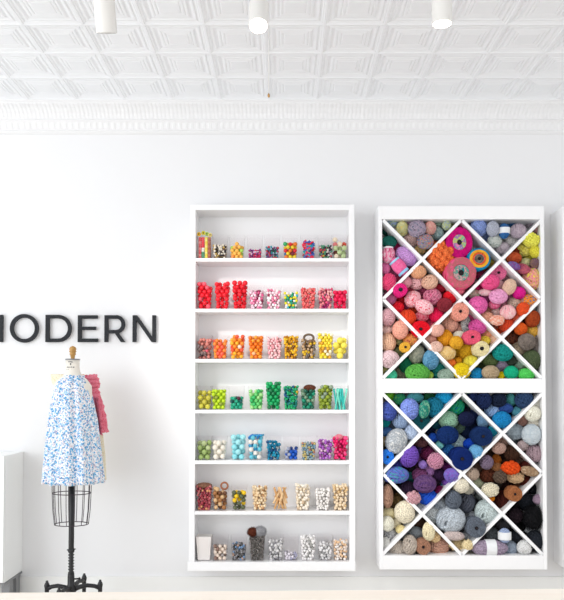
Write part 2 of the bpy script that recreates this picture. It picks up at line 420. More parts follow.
for k, a in enumerate((8, 62, 118, 172, 236, 304)[:4] if False else (4, 78, 183, 262)):
    a = math.radians(a); c, sn = math.cos(a), math.sin(a); Lg = (28.5, 27, 23.5, 26)[k]*s
    def Q(u, y): return (u*Lg*c, u*Lg*sn, dz(y))
    mb = MB(); mb.tube([Q(.1, 589), Q(.3, 587), (Q(.55, 585.6)), Q(.8, 586.4), Q(1, 588.5)], [.017, .014, .0125, .012, .014], 8)
    lg = mb.build('leg', M['black'], df)
    mb = MB(); mt = Matrix.Translation(Vector((Lg*c, Lg*sn, 0)))
    mb.lathe([(.006, .02), (.011, .05), (.013, dz(588)), (.016, dz(585)), (.012, dz(583)), (.007, dz(581.5)), (.008, dz(580.6)), (0, dz(580))], 12, mt)
    mb.lathe([(0, -.012), (.026, -.012), (.030, 0), (.026, .012), (0, .012)], 16, mt @ Matrix.Translation((0, 0, .031)) @ Matrix.Rotation(PI/2, 4, 'X'))
    mb.build('caster', M['black'], lg)

def garment(name, mat, prof, folds, loc, thick=.003, seed=1, ycen=0, n=160, wav=.0, dx=0):
    """prof: (row, left px, right px, depth radius px); folds grow towards the hem"""
    mb = MB(); vs = []; rr = random.Random(seed); ph = [rr.uniform(0, 6.28) for _ in range(5)]
    steps = []
    for i in range(len(prof)-1):
        for q in range(5):
            f = q/5; steps.append(tuple(prof[i][j]*(1-f)+prof[i+1][j]*f for j in range(4)))
    steps.append(prof[-1]); m = len(steps)
    for i, (y, xl, xr, ry) in enumerate(steps):
        tt = i/(m-1); c = (xl+xr)/2-72.5+dx; rx = (xr-xl)/2
        for k in range(n):
            a = 2*PI*k/n
            w = .55*math.cos(11*a+ph[0]+.5*math.sin(3*a))+.35*math.cos(17*a+ph[1])+.25*math.cos(7*a+ph[2]+tt)
            g = 1+folds*(.35+.65*tt)*w - folds*.5
            gy = 1+folds*2.0*(.35+.65*tt)*w
            zo = wav*tt**6*math.cos(9*a+ph[3])
            vs.append(((c+rx*g*math.cos(a))*s, ry*gy*math.sin(a)*s+ycen, dz(y+zo)))
    fs = [(i*n+k, (i+1)*n+k, (i+1)*n+(k+1) % n, i*n+(k+1) % n) for i in range(m-1) for k in range(n)]
    mb.add(vs, fs, 0, True); o = mb.build(name, mat, loc=loc)
    sd = o.modifiers.new('thickness', 'SOLIDIFY'); sd.thickness = thick
    return o
loc = (fx, DY, 0)
dress = garment('floral_dress', M['floral'], [(376.8, 65, 83.5, 9.2), (379, 60.5, 86.3, 11.5), (383, 57, 88.5, 15), (390, 54.3, 90.6, 18), (405, 51, 94, 20), (420, 48.2, 97.2, 21), (445, 45.8, 100.2, 22.5), (465, 44, 102.6, 24), (482.5, 42.8, 104.6, 25)], .06, loc, seed=5, wav=.5)
tag(dress, 'sleeveless white dress with blue floral print gathered at the neck on the dress form', 'dress')
mb = MB(); pts = [(( 9.4*math.cos(2*PI*k/80)+1.6)*s, 9.3*s*math.sin(2*PI*k/80), dz(376.6+.6*math.cos(26*PI*k/80))) for k in range(80)]
mb.tube(pts, .0055, 8, True); mb.build('neck_binding', M['floral'], dress)
# coral ruffled garment showing behind the right shoulder
YB = .115
def strip(mb, pts, wid, depth, waves, amp, n=70):
    vs = []
    for i in range(n+1):
        t = i/n*(len(pts)-1); j = min(int(t), len(pts)-2); f = t-j
        cxp = pts[j][0]*(1-f)+pts[j+1][0]*f-77; yy = pts[j][1]*(1-f)+pts[j+1][1]*f; w = pts[j][2]*(1-f)+pts[j+1][2]*f
        for q in range(13):
            u = q/12
            vs.append(((cxp+w*u+.5*math.sin(i*1.1))*s, YB-depth*math.sin(PI*u)+amp*math.sin(i*2*PI*waves/n+u*2)*(.3+u), dz(yy+1.0*math.sin(q*2.4+i*.3)*.6)))
    fs = [(i*13+q, i*13+q+1, (i+1)*13+q+1, (i+1)*13+q) for i in range(n) for q in range(12)]
    mb.add(vs, fs, 0, True)
cream = garment('cream_dress', M['cream'], [(373.5, 47.8, 84, 3.5), (380, 48.5, 86, 5), (392, 54, 92, 5), (410, 55, 94, 5.5), (434, 56, 101.5, 6), (437, 56, 103.6, 6), (460, 53, 106.2, 6), (484, 50, 107.2, 6.5)], .02, loc, seed=9, ycen=YB+.075, dx=-8)
tag(cream, 'cream dress showing at both edges behind the blue floral dress', 'dress')
mb = MB(); strip(mb, [(80, 374.5, 16), (82, 383, 17.5), (84, 390, 14), (88, 402, 14), (92.5, 418, 13.5), (95, 433.5, 13)], 1, .02, 9, .006)
cor = mb.build('coral_dress', M['coral'], loc=loc); cor.modifiers.new('thickness', 'SOLIDIFY').thickness = .006
tag(cor, 'coral pink lace dress with ruffled shoulder peeking from behind the floral dress', 'dress')
for (a0, wv) in (((96, 397, 5.5), 8), ((97, 412, 6), 9)):
    mb = MB(); vs = []
    n = 40
    for i in range(n+1):
        yy = a0[1]+i/n*21
        for q in range(7):
            u = q/6; vs.append(((a0[0]-77+i/n*2.5+u*a0[2]*(1+.15*math.sin(i*1.9)))*s, YB-.035-.006*q+.006*math.sin(i*1.5+q), dz(yy+.5*q*math.sin(i))))
    mb.add(vs, [(i*7+q, i*7+q+1, (i+1)*7+q+1, (i+1)*7+q) for i in range(n) for q in range(6)], 0, True)
    r_ = mb.build('ruffle', M['coral'], cor); r_.modifiers.new('thickness', 'SOLIDIFY').thickness = .004

# ---------------------------------------------------------------- ceiling spots
def spot(px, ptop, pbot, rpx, Y, tilt, lit, label, ring=False):
    k = (Y+D)/F; base = at(px, pbot, Y); r = rpx*k; L = (pbot-ptop)*k
    root = empty('ceiling_spotlight', (base.x, base.y, CZ-.03), label, 'ceiling light')
    piv = base+Vector((0, 0, L))-Vector(root.location); ln = L
    mt = Matrix.Translation(base-Vector(root.location)+Vector((0, 0, L/2))) @ Matrix.Rotation(tilt, 4, 'X') @ Matrix.Translation((0, 0, -L/2))
    mb = MB(); mb.lathe([(r*.93, .012), (r*.93, .0), (r, 0), (r, L*.98), (r*.96, L), (0, L)], 32, mt, smooth=True)
    h = mb.build('housing', M['lampwhite'], root); e = h.modifiers.new('es', 'EDGE_SPLIT')
    if ring:
        mb = MB(); mb.lathe([(r*1.01, L*.955), (r*1.015, L*.985), (r*.97, L*1.01), (0, L*1.015)], 32, mt); mb.build('trim_ring', M['ring'], root)
    mb = MB(); mb.lathe([(0, -.003 if lit else .004), (r*.55, -.002 if lit else .004), (r*.93, .002 if lit else .004)], 32, mt); mb.build('bulb', M['bulb'] if lit else M['lampwhite'], root)
    top = mt @ Vector((0, 0, L))
    mb = MB(); mb.tube([top-Vector((0, 0, .01)), (top.x, top.y, 0.0)], .009, 10); mb.build('stem', M['lampwhite'], root)
    mb = MB(); mb.lathe([(0, 0), (.045, 0), (.045, .018), (0, .018)], 24, Matrix.Translation((top.x, top.y, 0))); mb.build('canopy', M['lampwhite'], root)
    if lit:
        ld = bpy.data.lights.new('spot', 'SPOT'); ld.energy = 25; ld.color = (1, .93, .84); ld.spot_size = 1.6; ld.spot_blend = .8; ld.shadow_soft_size = .04
        lo = bpy.data.objects.new('spot_light', ld); C.objects.link(lo); lo.parent = root
        lo.matrix_local = mt @ Matrix.Translation((0, 0, -.02))
spot(105.2, 0, 31.3, 10.6, -1.7, math.radians(24), False, 'white cylinder ceiling spotlight at upper left, unlit end away from view', True)
spot(258.6, -2, 31.0, 9.6, -1.7, math.radians(-25), True, 'glowing white cylinder ceiling spotlight with its bulb tilted into view')
spot(442.2, -4, 24.0, 10.1, -1.7, math.radians(2), True, 'white cylinder ceiling spotlight at upper right, hanging straight down')
cp = at(268.7, 95, -1.3)
pc = empty('pull_cord', (cp.x, cp.y, CZ-.03), 'thin white pull cord with small brass tip hanging from ceiling beside the glowing spotlight', 'pull cord')
mb = MB(); mb.tube([(0, 0, 0.0), (0, 0, cp.z-CZ+.03)], .0016, 6); mb.build('cord', M['cord'], pc)
mb = MB(); mb.lathe([(0, -.012), (.005, -.01), (.006, 0), (.002, .008), (0, .009)], 10, Matrix.Translation((0, 0, cp.z-CZ+.03))); mb.build('cord_tip', M['brass'], pc)

# ---------------------------------------------------------------- yarn prototypes (unit size, shared by the copies)
def rvec(rr):
    while True:
        v = Vector((rr.uniform(-1, 1), rr.uniform(-1, 1), rr.uniform(-1, 1)))
        if .1 < v.length < 1: return v.normalized()
def ring(mb, ax, off, rad, tr, seg=26, m=4, sq=None, jit=0, rr=None):
    x = ax.cross(Vector((.3, .9, .2)))
    if x.length < .1: x = ax.cross(Vector((1, 0, 0)))
    x.normalize(); y = ax.cross(x); ph = rr.uniform(0, 6.28) if rr else 0
    pts = []
    for k in range(seg):
        a = 2*PI*k/seg; p = ax*(off+jit*math.sin(2*a+ph))+(x*math.cos(a)+y*math.sin(a))*rad
        if sq: p = Vector((p.x*sq[0], p.y*sq[1], p.z*sq[2]))
        pts.append(p)
    mb.tube(pts, tr, m, True)
def proto_ball(seed, nb=11, nr=4, tr=.085, core=.76):
    rr = random.Random(seed); mb = MB(); mb.ball((0, 0, 0), core, 0, 16, 12)
    for b in range(nb):
        ax = rvec(rr); w = tr*3.0; lay = .84+.18*b/nb
        for i in range(nr):
            o = (i-(nr-1)/2)*w
            if abs(o) < .9: ring(mb, ax, o, math.sqrt(max(.05, lay*lay-o*o)), tr, 26, 4, None, .03, rr)
    return mb.mesh('yarn_ball')
def proto_cake(seed):
    rr = random.Random(seed); mb = MB(); mb.lathe([(.0, .9), (.9, .86), (.92, -.8), (.3, -.86), (.16, -.7), (.13, .2), (0, .2)], 28, Matrix.Rotation(PI/2, 4, 'X') @ Matrix.Diagonal((1, 1, -1, 1)) if False else Matrix.Rotation(-PI/2, 4, 'X') @ Matrix.Diagonal((1, 1, 1, 1)))
    Yax = Vector((0, 1, 0))
    for i in range(15):                                   # side wraps, slightly tilted
        o = -.78+i*.11; ax = (Yax+Vector((rr.uniform(-.12, .12), 0, rr.uniform(-.12, .12)))).normalized()
        ring(mb, ax, o, .96-.10*abs(o)**3, .06, 28, 4)
    for i in range(10):                                   # face spiral
        r = .24+i*.078; ring(mb, Yax, -.86-.03*math.sin(PI*(r-.1)/.9), r, .046, 28, 4)
    return mb.mesh('yarn_cake')
def proto_skein(seed, n=15, tr=.075):
    rr = random.Random(seed); mb = MB(); mb.ball((0, 0, 0), .93, 0, 20, 12)
    for i in range(n):
        a = PI*i/n; ax = Vector((rr.uniform(-.05, .05), math.cos(a), math.sin(a))).normalized()
        for o in (-.08, .08): ring(mb, ax, o, .95, tr*.8, 30, 4, None, .05, rr)
    for i in range(5):
        ring(mb, Vector((1, rr.uniform(-.5, .5), rr.uniform(-.5, .5))).normalized(), rr.uniform(-.25, .25), .96, tr*.8, 26, 4)
    return mb.mesh('yarn_skein')
def proto_chunky(seed):
    rr = random.Random(seed); mb = MB(); mb.ball((0, 0, 0), .78, 0, 16, 12)
    for b in range(15):
        ax = rvec(rr)
        for i in range(3):
            o = (i-1)*.25; ring(mb, ax, o, math.sqrt(.9*.9-o*o)+rr.uniform(-.03, .05), .125, 26, 6, None, .09, rr)
    return mb.mesh('yarn_ball')
def proto_bobble(seed, n=170, r=.13):
    rr = random.Random(seed); mb = MB(); mb.ball((0, 0, 0), .82, 0, 14, 10)
    for i in range(n):
        z = 1-2*(i+.5)/n; a = i*2.39996; q = math.sqrt(1-z*z); k = .84+rr.uniform(-.06, .08)
        mb.ball((q*math.cos(a)*k, q*math.sin(a)*k, z*k), r*rr.uniform(.8, 1.2), 0, 7, 5)
    return mb.mesh('yarn_bundle')
def proto_fur(seed, n=1500):
    rr = random.Random(seed); mb = MB(); mb.ball((0, 0, 0), .85, 0, 14, 10)
    for i in range(n):
        v = rvec(rr); w = rvec(rr); e = v*rr.uniform(.98, 1.14)+w*.12; x = v.cross(w).normalized()*.014
        mb.add([v*.82+x, v*.82-x, v*.82+v.cross(x), e], [(0, 1, 3), (1, 2, 3), (2, 0, 3)])
    return mb.mesh('furry_yarn')
PROTO = {'b': [proto_ball(i) for i in range(2)]+[proto_ball(7, 9, 3, .125, .78), proto_ball(8, 10, 3, .115, .78)]+[proto_ball(9, 10, 6, .06)], 'c': [proto_cake(1), proto_cake(2)], 's': [proto_skein(1), proto_skein(2)],
         'k': [proto_chunky(i) for i in range(3)], 'f': [proto_bobble(1), proto_bobble(2, 60, .26)], 'h': [proto_fur(1)]}
NOUN = {'b': ('yarn_ball', 'yarn ball'), 'c': ('yarn_cake', 'yarn cake'), 's': ('yarn_skein', 'yarn skein'), 'k': ('chunky_yarn_ball', 'chunky yarn ball'),
        'f': ('bobbly_yarn', 'bobbly yarn bundle'), 'h': ('furry_yarn', 'furry yarn ball')}
for ms in PROTO.values():
    for m_ in ms: m_.materials.append(M['wall'])
CR = {'A': (370, 195, 5.64), 'B': (464, 195, 5.64), 'C': (370, 290, 5.64), 'D': (464, 290, 5.64), 'E': (370, 380, 5.64), 'F': (464, 380, 5.64), 'G': (370, 475, 4.8), 'H': (464, 475, 4.8)}
YARN = '''
@ the upper rack's left top-edge cubby
A 122 158 30 22 0 b 7f92c8,9aa878 periwinkle and olive
A 183 188 34 40 0 b ece2b4,c8cf9a,e9d27e cream and yellow speckled
A 229 157 18 16 0 b a98aa4 mauve
A 266 188 46 43 0 b 8d8296,b9a5b8,6d7a8c mauve and grey striped
A 340 185 33 37 0 b f0cdb8,e79a9a peach dotted
A 388 164 26 22 0 b a7bfae sage green
A 433 170 24 25 0 b dfe39c,b9c79b,a7b7d8 yellow-green speckled
A 382 215 34 35 0 b a9bcb8,8ba3a8 grey-green
A 232 250 42 42 0 b f2c4bf pale pink
A 313 262 42 38 0 b d77a56,5f8ab5,c79a50 orange and blue multicoloured
A 283 308 30 26 0 b c5c07a,dfa070,8fae74 yellow-green and orange mixed
@ the upper rack's upper left-edge cubby
A 108 264 42 32 0 b 1f6a5e dark teal
A 104 335 36 46 0 b d42f72,f29ab8,e8e0e4 magenta and white variegated
A 205 345 64 46 -40 s cf9edb lilac
A 90 412 25 35 0 b f57fb4 bubblegum pink
A 165 402 56 36 -50 s f56aa6,f781b4 hot pink label-banded
A 106 490 44 50 0 f f0507f coral pink
@ the upper rack's top diamond cubby
A 520 184 26 16 0 b c21468 dark magenta
A 503 268 72 84 0 c e01886,c01476 magenta
A 403 350 72 83 0 f f0723c orange
A 512 440 84 88 0 c ee4a82,e8527c,b87a74 pink and green speckled
B 85 360 62 58 0 c 1f9ac6,1486b8 blue with orange-banded end
B 150 388 36 22 -45 b c4602c,6f9a3a,c87a38 green and orange striped
A 505 540 28 22 0 b f0788c salmon pink
@ the upper rack's right top-edge cubby
B 85 184 48 45 0 b 93a9e2 periwinkle blue
B 165 189 34 43 0 s b4b8c6 light grey upright
B 228 202 31 42 0 s 3f78b4,2f5f9a blue white-banded
B 308 201 44 38 0 b c3b4be,a99aa8 greyish mauve
B 175 258 38 35 0 b b9c0bc,dfe0da,94a8a0 grey-green speckled
B 265 252 35 34 0 b dcd8d6 off-white
B 220 298 38 34 0 b c8b8c4,dcd0d4 pale lilac speckled
@ the upper rack's upper right-edge cubby
B 408 195 22 24 0 b c99c9c,b07c84 dusty pink small
B 380 252 46 36 0 f f4e95c bright yellow
B 352 305 46 40 0 f f1e558,f4ed8a lemon yellow
B 405 316 30 36 0 f eedf4a golden yellow
B 283 355 42 33 0 b b84a2c,d0663c rust
B 349 382 30 26 0 b e6e0b0,c4c890 cream green speckled
B 403 385 28 28 0 b a0768c,6f5566,c4a070 dark mauve speckled
B 285 398 36 20 -25 s 6a5aa8,9a4a88,4f86c0 purple and blue striped
B 332 415 42 26 -20 b a84c6c,c86a72 raspberry speckled
B 388 470 48 58 0 b eee04e,f07ca8,d8d85a yellow and pink variegated
@ the upper rack's left diamond cubby
A 272 432 44 36 0 b ecab84 peach
A 205 490 30 32 0 b dc98a4 dusty rose
A 262 490 40 40 0 b ecb4b8 pale rose
A 338 490 42 38 0 b e0b49c beige pink
A 172 534 38 36 0 c ef2a86 hot pink spool-like
A 392 525 38 24 0 b a81c34 dark red
C 110 45 38 38 0 b a85a8c,c0708a mauve
C 243 50 42 46 -35 k e8566e,f6d6dc,d83850 red and white striped
C 308 95 50 38 -30 k f07f92,f8dfe2,e03c5c pink and white striped
C 352 38 48 44 0 b c45078,e090a8,8f3a58 raspberry speckled
C 450 42 36 36 -35 b ee1c2c scarlet
C 423 84 42 38 0 b 92303c maroon
C 155 100 36 34 0 b ee2034 bright red
C 212 86 24 25 0 b a8406a plum
C 213 155 46 42 0 b e64a26 orange-red
C 292 150 38 28 0 b d83a5a,f2a0ae pink-red speckled
C 375 140 42 40 0 b f01c54 crimson
C 345 182 28 24 0 b ee5a7c light crimson
C 287 220 50 45 0 c ee1228 vivid red
@ the upper rack's right diamond cubby
D 195 -98 44 42 0 c f87ca8 baby pink
D 148 -46 48 40 0 b f4568e deep pink
D 195 -28 32 30 0 b d8aab0 greyish pink
D 75 -10 30 32 0 b ec1e7a,d61a6c magenta deep
D 258 -18 36 46 -25 s e8c4ac beige pink
D 312 15 35 33 0 b f4269c fuchsia
D 365 20 27 26 0 b d8a088 tan peach
D 122 12 38 20 0 b f2b4bc,e8d0d0 pale pink
D 58 22 28 24 0 b d84a7a,7fb088,f0a0b4 magenta and green mixed
D 118 50 30 30 0 b 7c2f5a dark plum
D 196 35 46 38 0 b f7a4cc light orchid pink
D 80 85 48 45 0 b e065a8 orchid
D 172 82 34 25 0 b f04c8c,f6a4c0 hot pink speckled
D 232 66 34 24 0 b ec2c7c raspberry
D 292 72 40 34 0 b f6d2be cream
D 370 62 42 34 -20 b e87c2c,f0a03c,3f7ab4 orange and blue variegated
D 335 108 36 38 -20 s f0562a orange-red
D 250 124 42 38 0 b f4a8b2,f8dcd8 pink and white
D 180 122 26 24 0 b f4e4de,f0c0b8 off-white
D 130 155 38 30 0 b f0ac90 peach
D 188 170 42 30 0 f f08c6c,f8e0d0 coral and cream
D 298 160 30 30 0 b f46a4c coral
D 243 198 44 40 0 b cc4424 rust red
D 207 236 32 28 0 b e2582c orange rust
@ the upper rack's lower left-edge cubby
C 103 152 38 46 0 b d8a8b0 dusty mauve pink
C 172 225 42 50 0 k f0a490 salmon
C 98 220 36 28 0 b f2c6c0 pale pink
C 103 297 42 52 0 b f6bfa2 peach
C 165 290 24 24 0 b 7c7c54 olive
C 228 280 38 32 -20 b d8504c,e8b050,b03f54 red and yellow variegated
C 200 322 27 27 0 c f0b440 small yellow
C 165 354 30 32 0 b 54583a dark olive
C 112 390 52 48 0 b f4ccd0 blush pink
C 88 452 22 28 0 b a4a264 khaki
@ the upper rack's left bottom-edge cubby
C 265 362 42 52 -10 k 9a9a88,74786c grey-olive
C 205 424 38 42 0 b 0f6a4c dark green
C 345 393 42 52 0 b 6fa4c4,4f88ac steel blue
C 118 480 34 30 0 b 4cc8a0 mint green
C 175 474 30 38 0 b a09c84 taupe
C 270 466 62 44 0 b 5aa848 grass green
C 338 480 20 20 0 b a0c850 lime green small
C 384 450 36 46 0 b 1f8c8c,2f7a68 teal
C 432 478 44 30 0 b 93a898 grey-green
@ the upper rack's bottom diamond cubby
C 510 120 46 48 0 c f6a08e peach pink
C 452 190 44 48 0 b eab09c beige rose
C 378 225 38 36 0 k ecb0a0 rosy pink
C 340 280 35 28 0 b e0a494 dusty beige
C 372 322 36 30 0 b eec0b0 pale rosy beige
C 425 272 44 46 0 b f0a024 orange-gold
D 12 192 26 46 0 b 7a8a90,e0e0dc,3f4a54 grey and white multicoloured
C 488 296 36 34 0 b f2ae30 amber
C 505 254 30 22 0 b f6ead4 cream
C 435 356 48 38 0 b f2cc80,f6dca4 pale gold
D 12 342 46 48 0 b f0b628 golden yellow
C 455 415 32 26 0 b f07c34 orange
C 496 400 24 22 0 b e8a020 small gold
C 518 456 48 42 0 b f8ce20 bright yellow
D 48 265 46 38 0 c f4607e pink coral
D 80 205 46 40 0 b d458a0 orchid
D 45 150 30 25 0 b cc5088 magenta
D 130 245 32 28 0 b f4a27c peach orange
D 100 330 42 40 0 c f6dcae cream
D 118 285 30 24 0 b f4cc48 soft yellow
D 168 285 24 28 0 b e8bca0 beige
D 146 322 16 20 0 b e8ae34 tiny mustard
D 42 405 40 34 0 b f4dc50 light yellow
D 82 382 32 25 0 b f4e4ae pale cream
@ the upper rack's lower right-edge cubby
D 390 162 40 46 -15 s b04c24,8f3a1c rust brown
D 322 218 36 34 0 b ee6424 orange
D 388 230 38 38 0 b f4b850 gold
D 275 268 40 36 -20 b 6c4238,a05c40,3c2c2c dark brown mixed
D 358 292 46 46 0 b 94887e,766c66 grey taupe
D 412 310 24 50 0 b 8c827c grey slim
D 312 332 40 38 0 b bca890,a0907c beige
D 385 397 50 56 0 b 5f6c4c,4c5a3f olive green
@ the upper rack's right bottom-edge cubby
D 222 352 52 44 0 b 118c84 teal
D 150 395 42 38 0 b 5f7044 olive green
D 220 425 38 38 0 b 9c8ea4 grey lilac
D 270 398 24 26 0 b 2f3a30 blackish green
D 310 428 36 34 0 b 6f8c7c,8fa090 grey-green
D 152 464 46 36 0 b b09a7c,c4ae90 taupe beige
D 72 472 36 30 0 b 1c8cc4 bright blue
D 268 464 38 34 0 b 18b488 emerald
D 352 474 48 30 0 b 5cd464 bright green
D 211 482 20 20 0 b f0d018 small yellow
@ the lower rack's left top-edge cubby
E 115 92 34 22 0 b 84d83c lime green
E 170 108 35 32 0 b 2f9c5c,1f7c6c,5cb04c green striped
E 255 100 45 28 0 b 4f9ca4 teal grey
E 335 95 34 22 0 b 1f5c38 dark green
E 225 165 50 56 0 b 8498e0 periwinkle
E 308 165 30 50 -10 s 2c9c80,1c6c68,8cc8a4 teal and green
E 362 155 48 50 0 b 14708c deep teal
E 420 100 44 32 0 b 1ca0d4 turquoise
E 290 230 46 45 0 c 0c4c54 dark teal
@ the lower rack's upper left-edge cubby
E 105 175 42 50 0 b 4456a4 indigo blue
E 92 235 28 38 0 b 14a4a8 turquoise
E 172 232 42 42 0 b 8fa4c4 grey blue
E 98 294 34 26 0 b 4c78b4 mid blue
E 230 295 36 42 0 b b4c4dc pale blue
E 150 345 56 68 -25 k c4c8cc,8c949c,dcdcda grey and white
E 86 348 20 26 0 b a8956c khaki
E 100 435 34 40 0 c 2c80e0 bright blue
@ the lower rack's right top-edge cubby
F 55 95 36 26 0 b 27386c dark indigo
F 115 115 38 44 0 b 14244c midnight blue
F 195 112 42 36 0 b 142038 blackish navy
F 265 112 30 35 0 b 54a4a4 teal grey
F 342 112 46 44 0 b 2c4468 slate navy
F 160 170 38 38 0 b 9cbcec light blue
F 238 160 38 28 0 b 34549c denim blue
F 216 225 50 44 0 b 1c88c4 turquoise blue
F 300 178 28 26 0 b 4c8c9c grey teal
@ the lower rack's upper right-edge cubby
F 412 135 30 38 0 b f0e8dc cream
F 390 190 42 42 0 k f4ecd6 cream-coloured
F 395 242 36 30 0 b f2ead8,f8f2e4 ivory
F 333 222 28 36 0 b ac8478 rosewood brown
F 290 292 52 45 0 k 8c98a0,a4b0b8 grey blue
F 385 308 50 55 0 k b4c0c8,ccd4d8 pale blue-grey
F 335 370 30 28 0 b c8b4b4 mauve beige
F 403 415 46 46 0 b a89098 mauve taupe
@ the lower rack's top diamond cubby
E 485 152 45 45 0 b 149484,2fa860,107498 teal and green
E 545 220 42 38 0 b 141c40 blackish navy
E 445 226 52 44 0 b 98c4a8 sage green
E 375 250 32 28 0 b 20386c,1f6c68 navy and teal
E 440 312 60 50 0 s 0c2c64 dark navy
D 22 540 44 40 0 b 5c9c88 soft teal
E 500 352 40 38 0 b b4ccd0 pale grey-teal
E 445 400 40 36 0 b 3c88d8 mid blue
E 358 325 26 24 0 b 1c50b4 cobalt
E 395 365 22 22 0 b 7cc8c8 mint
E 520 445 58 60 0 c 0c286c deep blue
F 108 232 32 36 0 b 6c90b0 steel blue
F 60 205 28 40 0 b 101c44 inky blue
F 108 318 52 50 0 c 142f60 navy
F 165 285 26 32 0 b 1c94b0 turquoise
F 33 362 35 30 0 b 144cc8 royal blue
F 70 405 38 38 0 b 70b0dc sky blue
F 112 380 16 14 0 b dce4e8 tiny white
@ the lower rack's left diamond cubby
E 290 352 36 26 0 b 4c2c30 dark brown
E 222 430 50 58 -15 b 7450b4 violet
E 272 440 24 34 0 b 8a5a9c mauve purple
E 325 415 38 36 0 b 5c1840 burgundy
E 372 457 46 46 0 f c88ca4 dusty pink
E 300 478 24 22 0 b a080d0 lavender
E 338 512 31 32 0 b c890d0 lilac pink
E 150 478 32 26 0 b 3c3c90 indigo
E 144 537 68 42 0 b 3fa4a8,6c54b4,3c88c0 teal and purple variegated
E 280 535 40 34 0 b 7c4470 dusty plum
E 440 495 34 30 0 b 5c1c5c dark plum
E 230 487 36 30 0 b 181018 black
E 395 535 32 32 0 b 2c1438 dark aubergine
E 462 540 42 38 -20 b 7c80d0,8c60c0 periwinkle purple
G 178 68 42 36 0 b 2c1c34 blackish plum
G 265 44 48 38 0 b 6c4c74,54386c mauve striped
G 212 42 22 26 0 b 44245c dark purple
G 275 106 45 34 0 b 1c50c0 royal blue
G 207 112 34 30 0 f c898a0 rosy beige
G 337 80 26 25 0 b 6c1048 wine
G 345 38 24 24 0 b 68a8dc light blue
G 378 28 32 28 0 b 7c50b0 purple
G 250 155 32 27 0 b c4c8cc light grey
@ the lower rack's right diamond cubby
F 222 347 35 30 0 b 9c7c70 grey brown
F 200 386 36 30 0 b ac8c80 taupe pink
F 272 412 42 42 0 b 3c2418 dark brown
F 155 412 32 27 0 b 3c2820 dark chocolate
F 130 465 34 36 0 b 78687c mauve grey
F 185 450 25 30 0 b c0702c orange brown
F 187 497 34 27 0 b b0784c tan
F 265 497 48 36 0 f dc4c14 orange rust
F 320 462 34 32 0 b 6c5448 taupe
F 235 458 26 24 0 b 40281c espresso brown
F 372 515 50 26 -15 s c4a484,8c6c50,dcc4a4 beige and brown
F 355 482 36 22 0 b 4c1810 dark mahogany
F 85 500 34 32 0 b 6c5444 taupe brown
F 50 532 36 34 0 b ac9888 beige taupe
F 138 542 44 38 0 f 4c2414 rust brown
F 205 548 34 34 0 f 5c4c40 dark taupe
F 292 550 50 34 0 f d4b48c light tan
H 70 42 28 27 0 b ccd0b0 pale green-cream
H 128 72 42 34 0 f e4dcc4 cream
H 300 32 30 28 0 b 4c180c red-brown
H 188 125 44 46 0 b 481c14 deep brown
H 245 92 34 34 0 c a86c44 tan brown
H 131 112 16 14 0 b dc8018 tiny orange
@ the lower rack's lower left-edge cubby
G 85 102 24 50 0 b a4806c brown mauve
G 84 58 18 24 0 b 3c2c2c dark brown small
G 130 130 28 40 0 b 4c3c28,7c6840 dark olive-brown
G 168 180 46 50 0 k e8dcc4 cream
G 92 185 32 27 0 b f0dcb0 cream yellow
G 85 235 28 32 0 b ece4d4 ivory
G 125 230 22 27 0 b e8dcc0 pale cream
G 148 262 22 19 0 b f0d8a0 buttery
G 95 288 34 32 0 b 9c9ca4,e4e4e4,4c5058 grey and white speckled
G 76 328 20 28 0 b d8d8d4 whitish grey
@ the lower rack's left bottom-edge cubby
G 243 238 28 30 0 b 5c4438 brown
G 225 282 36 30 0 b 98a0a8 blue grey
G 176 302 24 22 0 b 9c9c9c grey small
G 192 337 32 42 0 b bcb0a4 beige grey
G 137 355 42 36 0 b dcd0c4 oatmeal
G 283 272 28 42 0 k f0dcb8 cream
G 312 300 24 24 0 f e8c898 beige
G 256 346 34 36 0 c ac8068 light brown
G 330 345 48 42 0 b c89c88 pinkish brown
@ the lower rack's bottom diamond cubby
G 440 52 36 34 0 k dcd4c0 cream beige
G 400 85 24 22 0 b ccc8bc stone small
G 343 140 32 27 0 b a8b0b8 silver grey
G 308 190 42 42 0 b dce0e0 whitish
G 402 120 34 40 0 b 5c6470 dark grey
G 461 132 40 46 0 b 4c505c charcoal
G 390 215 65 60 0 k b0b8c0 light grey
G 405 292 48 22 -5 s ccbcb8 pale mauve
G 467 242 28 42 0 b 8c949c mid grey
G 435 337 54 30 0 f ecd0a0 beige
H 22 70 24 22 0 b d4d0c0 oatmeal small
H 110 180 52 54 0 k bcc8c8 pale blue-grey
H 60 255 44 44 0 c 68707c slate grey
H 35 195 30 20 0 b c0c4cc silvery
H 20 290 30 18 0 b b4b8c0 dove grey
H 18 338 24 24 0 f ecd4a8 pale beige small
@ the lower rack's lower right-edge cubby
H 300 130 38 40 0 b 20242c charcoal
H 355 118 20 22 0 b a890a4 mauve small
H 246 197 38 32 0 b 20141c plum black
H 337 205 48 62 0 h 0c0c10 black
H 335 268 40 16 0 b 40444c,c8ccd0 black and white
H 342 316 37 42 0 b 20242c blue-black
@ the lower rack's right bottom-edge cubby
H 192 238 32 26 0 b 2c2c30 blackish grey
H 138 288 34 32 0 b 44484c dark grey
H 197 292 28 34 0 s a4b4d4 pale blue white-banded
H 255 295 31 32 0 b 282c34 charcoal
H 125 352 84 37 0 s a898ac mauve white-banded
H 226 352 32 32 0 b 9ca8b8 grey blue
H 292 350 33 33 0 b ecece8 white
'''
items = []; comp = ''
for ln in YARN.strip().splitlines():
    if ln.startswith('@'): comp = ln[2:]; continue
    w = ln.split(); ox, oy, sc = CR[w[0]]
    items.append(dict(px=ox+float(w[1])/sc, py=oy+float(w[2])/sc, rx=float(w[3])/sc, ry=float(w[4])/sc, rot=float(w[5]), k=w[6], cols=w[7].split(','), desc=' '.join(w[8:]), comp=comp))
